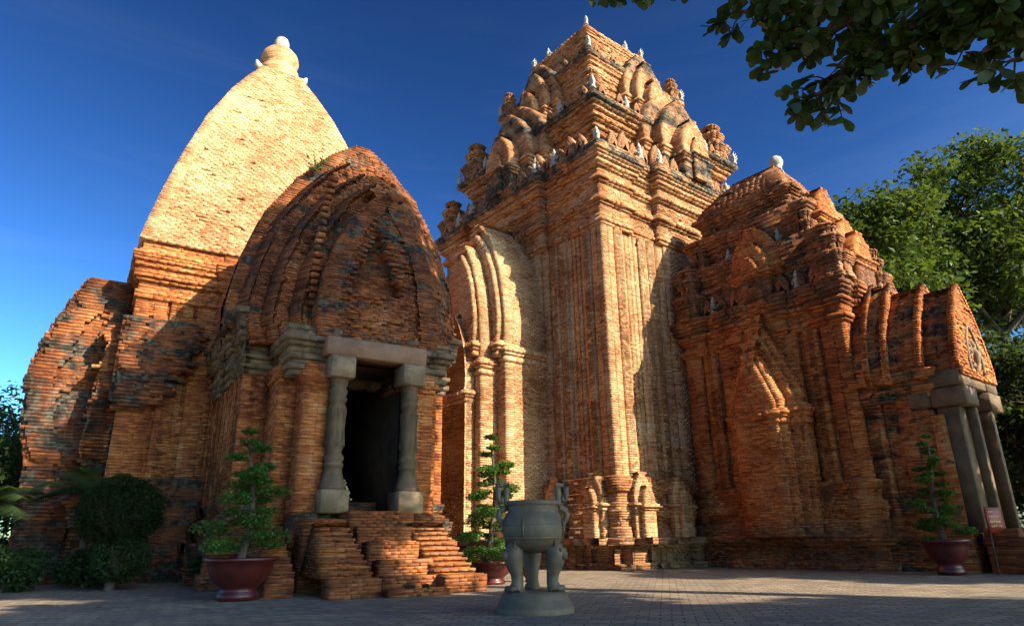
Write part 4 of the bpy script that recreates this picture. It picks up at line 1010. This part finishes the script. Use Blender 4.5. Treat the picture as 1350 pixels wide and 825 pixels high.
# trees behind the porch on the right
G = 'trees behind the right porch'
tree('broadleaf_tree', 'bright green tree whose crown rises directly behind the porch roof', (18.5, 33, 0), 16, (0, 0, 14.2, 5.0, 4.5, 4.6), .4, .36, 85, 260, seed=11, cr=1.55)
tree('broadleaf_tree', 'taller darker tree at the right edge of the picture', (27.5, 36, 0), 20, (0, 0, 17.0, 6.0, 5.0, 7.0), .5, .38, 110, 240, seed=12, cr=1.6)
tree('broadleaf_tree', 'low dense tree filling the gap right of the porch doorway', (21.5, 29, 0), 9, (0, 0, 5.2, 3.8, 3.5, 4.4), .3, .28, 75, 240, seed=13, cr=1.3, mat=M_bushleaf)
tree('broadleaf_tree', 'dark understorey tree right beside the porch steps', (19.2, 21.5, 0), 6, (0, 0, 2.8, 1.9, 1.9, 2.5), .15, .16, 40, 260, seed=14, cr=.7, mat=M_bushleaf)
# trees at the far left
tree('broadleaf_tree', 'leafy tree low at the left edge behind the ruined wing', (-19.5, 26, 0), 8, (0, 0, 4.4, 3.2, 3, 2.6), .25, .22, 60, 220, seed=21, cr=1.1)
tree('broadleaf_tree', 'dark tree standing left of the palms', (-16.2, 20.5, 0), 5, (0, 0, 2.2, 2.0, 2, 2.2), .18, .18, 45, 220, seed=22, cr=.9, mat=M_bushleaf)
tree('broadleaf_tree', 'tree filling the background low behind the right porch', (25, 30, 0), 9, (0, 0, 5.0, 5, 3.5, 4.8), .3, .3, 90, 240, seed=15, cr=1.4, mat=M_bushleaf)
tree('broadleaf_tree', 'dim tree far right behind the porch steps', (23.5, 24, 0), 7, (0, 0, 3.6, 3, 3, 3.6), .25, .22, 70, 240, seed=16, cr=1.1, mat=M_bushleaf)
tree('broadleaf_tree', 'tree low behind the palms at the left', (-24, 31, 0), 8, (0, 0, 3.6, 5, 3, 3.4), .25, .28, 80, 220, seed=23, cr=1.3, mat=M_bushleaf)
tree('broadleaf_tree', 'distant tree beyond the gap between the two brick temples', (2, 52, 0), 9, (0, 0, 5, 6, 4, 4.5), .3, .4, 60, 160, seed=41, cr=1.7, mat=M_bushleaf)
tree('broadleaf_tree', 'distant tree behind the pyramid tower foot', (-9, 50, 0), 9, (0, 0, 5, 6, 4, 4.5), .3, .4, 60, 160, seed=42, cr=1.7, mat=M_bushleaf)
tree('broadleaf_tree', 'large dim tree closing the view past the porch steps', (33, 30, 0), 12, (0, 0, 6, 5, 5, 6), .3, .36, 80, 200, seed=43, cr=1.6, mat=M_bushleaf)
# trees outside the frame on the right that shade the court
tree('shade_tree', 'tall tree outside the right edge of the picture shading the domed vestibule', (11.5, 4.2, 0), 20, (-2.6, 3.4, 15.0, 3.9, 3.9, 4.6), .4, .4, 46, 170, seed=31, cr=1.5)
tree('shade_tree', 'second tall tree outside the right edge shading the pyramid tower foot', (15.0, 6.5, 0), 23, (-3.0, 1.2, 19.0, 3.6, 4.6, 3.6), .4, .4, 42, 130, seed=32, cr=1.4)
tree('shade_tree', 'spreading tree outside the right edge shading the porch', (21.5, 10.5, 0), 12, (0, 1, 8.0, 3.4, 4.2, 3.8), .35, .5, 55, 280, seed=33, cr=1.3)
tree('shade_tree', 'tree behind the camera on the right shading the stairs and urn', (15.5, -1.5, 0), 17, (0, 0, 12.5, 5.0, 5.0, 4.0), .35, .5, 60, 280, seed=34, cr=1.5)
tree('shade_tree', 'slim high tree beyond the right edge shading the bushes at left', (15.5, 1.5, 0), 20, (0, 0, 17.3, 3.3, 3.3, 2.8), .3, .4, 40, 220, seed=36, cr=1.3)
tree('shade_tree', 'tree far behind the camera on the right shading the court', (24.5, -4.0, 0), 15, (0, 0, 12.0, 5.5, 3.6, 3.4), .35, .5, 45, 260, seed=35, cr=1.4)

def overhead_branch():
    T = thing('overhanging_tree', 'dark broad leaved branch hanging into the top right corner from a tree outside the frame', 'tree', (9.6, 3.2, 0))
    tb = MB(); lf = MB(); rs = np.random.default_rng(5)
    W2L = lambda p: Vector((p[0]-9.6, p[1]-3.2, p[2]))
    tb.tube([(0,0,0),(.1,0,2),(-.1,.1,4),(-.3,.4,6.0),(-.2,.5,8)], [.38,.3,.27,.22,.14], 10)
    B = [((8.7,3.9,6.6),(7.2,4.9,7.2),(5.6,5.6,6.95),(4.2,5.9,6.75),(3.0,6.2,6.7)), ((9.0,3.7,6.9),(7.9,5.0,7.6),(6.6,5.9,7.3),(5.4,6.4,6.95)),
         ((5.6,5.6,6.95),(4.6,6.0,6.45),(3.9,6.3,6.1)), ((7.2,4.9,7.2),(6.3,6.0,6.7),(5.7,6.8,6.5)), ((4.2,5.9,6.75),(3.2,6.0,6.95),(2.0,6.2,7.25),(1.2,6.3,7.2))]
    B += [((8.9,3.6,6.4),(6.8,4.6,6.3),(5.0,5.3,5.75),(4.2,5.6,5.75),(3.6,6.0,5.8)), ((8.8,3.6,6.3),(7.0,4.4,5.9),(5.6,5.2,5.5),(4.9,5.4,5.35)),
          ((6.8,4.6,6.3),(5.0,5.1,6.2),(3.9,5.4,6.2),(3.0,5.8,6.35),(2.5,5.95,6.5)), ((5.0,5.3,5.75),(4.4,5.5,5.7),(3.9,5.7,5.85)), ((4.2,5.6,6.0),(3.6,6.1,5.7),(3.4,6.25,5.6)), ((3.9,5.4,6.2),(3.3,5.9,6.05),(2.8,6.1,6.2)), ((6.8,4.6,6.3),(5.6,4.8,5.95),(4.6,5.1,5.9),(4.3,5.3,6.0))]
    tips = []
    for br in B:
        P = [W2L(p) for p in br]; tb.tube(P, [.075*(1-.75*k/(len(P)-1)) for k in range(len(P))], 7)
        for k in range(len(P)-1):
            for q in range(12): tips.append((P[k].lerp(P[k+1], rs.random()), k/(len(P)-1)))
        tips.append((P[-1], 1))
    V = []; n_l = 0
    def leaf(base, d, L):
        nonlocal n_l
        d = d.normalized(); up_ = Vector(rs.normal(size=3)*.5)+Vector((0, 0, 1)); sd_ = d.cross(up_).normalized(); nn = sd_.cross(d)
        prof = [(0, .03), (.2, .13), (.45, .24), (.7, .30), (.88, .22), (1.0, .04)]
        Vv = []; 
        for (t_, w_) in prof:
            b_ = base+d*L*t_-nn*L*.12*t_*t_
            Vv += [b_-sd_*L*w_+nn*L*.05*w_*4*.3, b_, b_+sd_*L*w_+nn*L*.05*w_*4*.3]
        F = []
        for i in range(5):
            for j in range(2): F.append((i*3+j, i*3+j+1, i*3+j+4, i*3+j+3))
        lf.poly([tuple(v) for v in Vv], F, rs.random())
    for (p, f) in tips:
        dx = Vector(rs.normal(size=3)); dx.z = dx.z*.5-.25; dx.normalize(); tip = p+dx*rs.uniform(.15, .42)
        tb.tube([p, p.lerp(tip, .5)+Vector((0, 0, .05)), tip], [.012, .009, .005], 5)
        for w_ in range(9):
            a = rs.random()*6.28; q = p.lerp(tip, rs.uniform(.35, 1)); leaf(q, Vector((math.cos(a), math.sin(a), rs.uniform(-.9, .3)))+dx*.4, rs.uniform(.13, .21))
    # the rest of the crown, outside the frame
    for k in range(26):
        c = np.array((rs.uniform(-2.0, 3), rs.uniform(-3.0, 1.2), rs.uniform(6.2, 9.5))); leaves(lf, blob(c, 1.1, 120, .6, .2), .26, .5, .6)
        tb.tube([(-.3, .4, 6.0), tuple(c)], [.06, .02], 5)
    tb.build('trunk', M_bark, T, smooth=True); lf.build('foliage', M_bigleaf, T)
overhead_branch()

# small things
M_pale = plain_mat('cream_petal', (.62, .5, .22), .6, .3, .3); M_leather = plain_mat('leather', (.09, .045, .025), .5, .4, .3); M_redsign = plain_mat('red_paint', (.25, .015, .01), .5, .4, .3)
def offering():
    T = thing('flower_offering', 'small tiered flower offering in a vase just inside the dark doorway', 'flowers', tpos(1.42, 3.9, 1.6), 0)
    mb = MB(); mb.lathe([(.09, 0), (.11, .02), (.07, .06), (.12, .16), (.13, .24), (.09, .30), (.11, .33)], n=20); mb.build('vase', M_redpot, T, smooth=True)
    mb = MB(); lf = MB()
    for k in range(26):
        a = k*2.4; zr = .36+.5*(k/26); r_ = .24*(1-k/30); x, y = r_*math.cos(a), r_*math.sin(a)
        lf.tube([(0, 0, .3), (x*.6, y*.6, zr-.05), (x, y, zr)], [.006, .005, .004], 4); mb.lathe([(0, -.03), (.03, -.01), (.036, .012), (.0, .03)], n=8, c=(x, y, zr+.02))
    leaves(lf, blob((0, 0, .45), .2, 60, .8, .3), .08); lf.build('stems', M_bonsai, T); mb.build('blossoms', M_pale, T)
offering()
for k, (x, y, a, lb) in enumerate(((1.55, -.12, .5, 'left shoe of a dark pair left on the lowest brick step'), (1.86, -.16, .15, 'right shoe of a dark pair left on the lowest brick step'))):
    T = thing('shoe', lb, 'shoe', tpos(x, y, .125), R(TR)+a, 'shoes left on the step')
    mb = MB(); mb.lathe([(1, 0), (1.03, .01), (1.0, .02), (0, .021)], n=20); o = mb.build('sole', M_leather, T); o.scale = (.05, .135, 1)
    mb = MB(); mb.tube([(0, -.125, .03), (0, -.08, .045), (0, -.02, .055), (0, .05, .05), (0, .11, .045)], [.02, .043, .048, .044, .03], 10, flat=.8); mb.build('upper', M_leather, T, smooth=True)
def tuft(label, loc, n, L, seed):
    lf = MB(); rs = random.Random(seed)
    for k in range(n):
        a = rs.random()*6.28; el = rs.uniform(.2, 1.3); l = L*rs.uniform(.5, 1); p = Vector((rs.uniform(-.1, .1)*L, rs.uniform(-.1, .1)*L, 0)); d = Vector((math.cos(a)*math.cos(el), math.sin(a)*math.cos(el), math.sin(el)))
        lf.tube([p, p+d*l*.5+Vector((0, 0, l*.08)), p+d*l-Vector((0, 0, l*.15))], [.006, .006, .002], 4)
        for i in range(5):
            q = p+d*l*(.3+.16*i); leaves(lf, [tuple(q)], .09*L/.5, .3, .5)
    tag(lf.build('wall_tuft', M_treeleaf, None, loc), label, 'weed', 'weeds rooted in the brickwork')
def wp(fn, *a): return fn(*a)
tuft('small weed growing on the middle of the sunlit pyramid roof', tpos(-1.2, 10.45, 13.7), 12, .55, 1)
tuft('tiny weed low on the sunlit pyramid roof near the dome', tpos(.6, 9.95, 12.3), 9, .4, 2)
tuft('weed growing on the upper left shoulder of the dark pointed vault', tpos(.2, 4.6, 11.25), 16, .6, 3)
tuft('yellow green bush on the ledge between the tallest tower and the vestibule tower', mainpos(4.0, -1.1, 9.0), 30, .7, 4)
tuft('second green tuft beside the bush on the vestibule tower ledge', mainpos(4.0, -1.9, 9.0), 22, .55, 5)
def sign():
    T = thing('red_sign', 'small red board leaning beside the porch steps', 'sign', mainpos(4.05, -9.25, 0), R(FR)-.3)
    mb = MB(); mb.bevbox(-.28, .28, -.02, .02, 1.0, 1.62, .008); b = mb.build('board', M_redsign, T)
    mb = MB()
    for z in (1.48, 1.36, 1.24, 1.13):
        x = -.2
        while x < .17:
            w_ = random.uniform(.03, .08); mb.box(x, x+w_, -.026, -.0215, z, z+.045); x += w_+.025
    mb.build('lettering', M_pale, b)
    for x in (-.22, .22):
        mb = MB(); mb.tube([(x, .03, 0), (x, .03, 1.3)], [.02, .02], 8); mb.build('post', M_bark, T)
sign()

for i, (x, y, r_, lb) in enumerate(((-7.3, 17.6, .7, 'low dark bush between the clipped shrub and the vestibule wall'), (-11.9, 16.6, .8, 'low dark bush left of the clipped shrub'), (-10.6, 17.6, .75, 'dark bush tucked behind the clipped shrub'), (-14.0, 16.0, .9, 'dark bush in the bottom left corner'))):
    T = thing('bush', lb, 'bush', (x, y, 0), 0, 'low bushes along the left wall'); lf = MB(); tb = MB()
    for k in range(7):
        a = k*2.4; c_ = (r_*.55*math.cos(a), r_*.55*math.sin(a), r_*(.45+.4*random.random())); P = blob(c_, r_*.55, 900, .85, .3); leaves(lf, P, .11, .3, .5)
        tb.tube([(0, 0, 0), (c_[0]*.5, c_[1]*.5, c_[2]*.6), c_], [.03, .02, .008], 5)
    tb.build('stems', M_bark, T); lf.build('foliage', M_bushleaf, T)
# fallen leaves on the paving
lf = MB(); P = np.stack([rng.uniform(-9, 14, 420), rng.uniform(7.5, 24, 420), np.full(420, .028)], 1)
nrm = rng.uniform(0, 6.28, 420); t_ = np.stack([np.cos(nrm), np.sin(nrm), 0*nrm+.08], 1); b_ = np.stack([-np.sin(nrm), np.cos(nrm), 0*nrm+.1], 1); L_ = rng.uniform(.05, .12, 420)[:, None]
V = np.stack([P-t_*L_*.5, P+b_*L_*.25, P+t_*L_*.5, P-b_*L_*.25+np.array([0, 0, .01])], 1); lf.quads(V.reshape(-1, 3), np.arange(420*4).reshape(-1, 4), rng.random(420))
tag(lf.build('fallen_leaves', leaf_mat('dry_leaf', (.10, .05, .015), (.32, .22, .05), .1)), 'dry yellow and brown leaves scattered over the paving', 'leaves', kind='stuff')
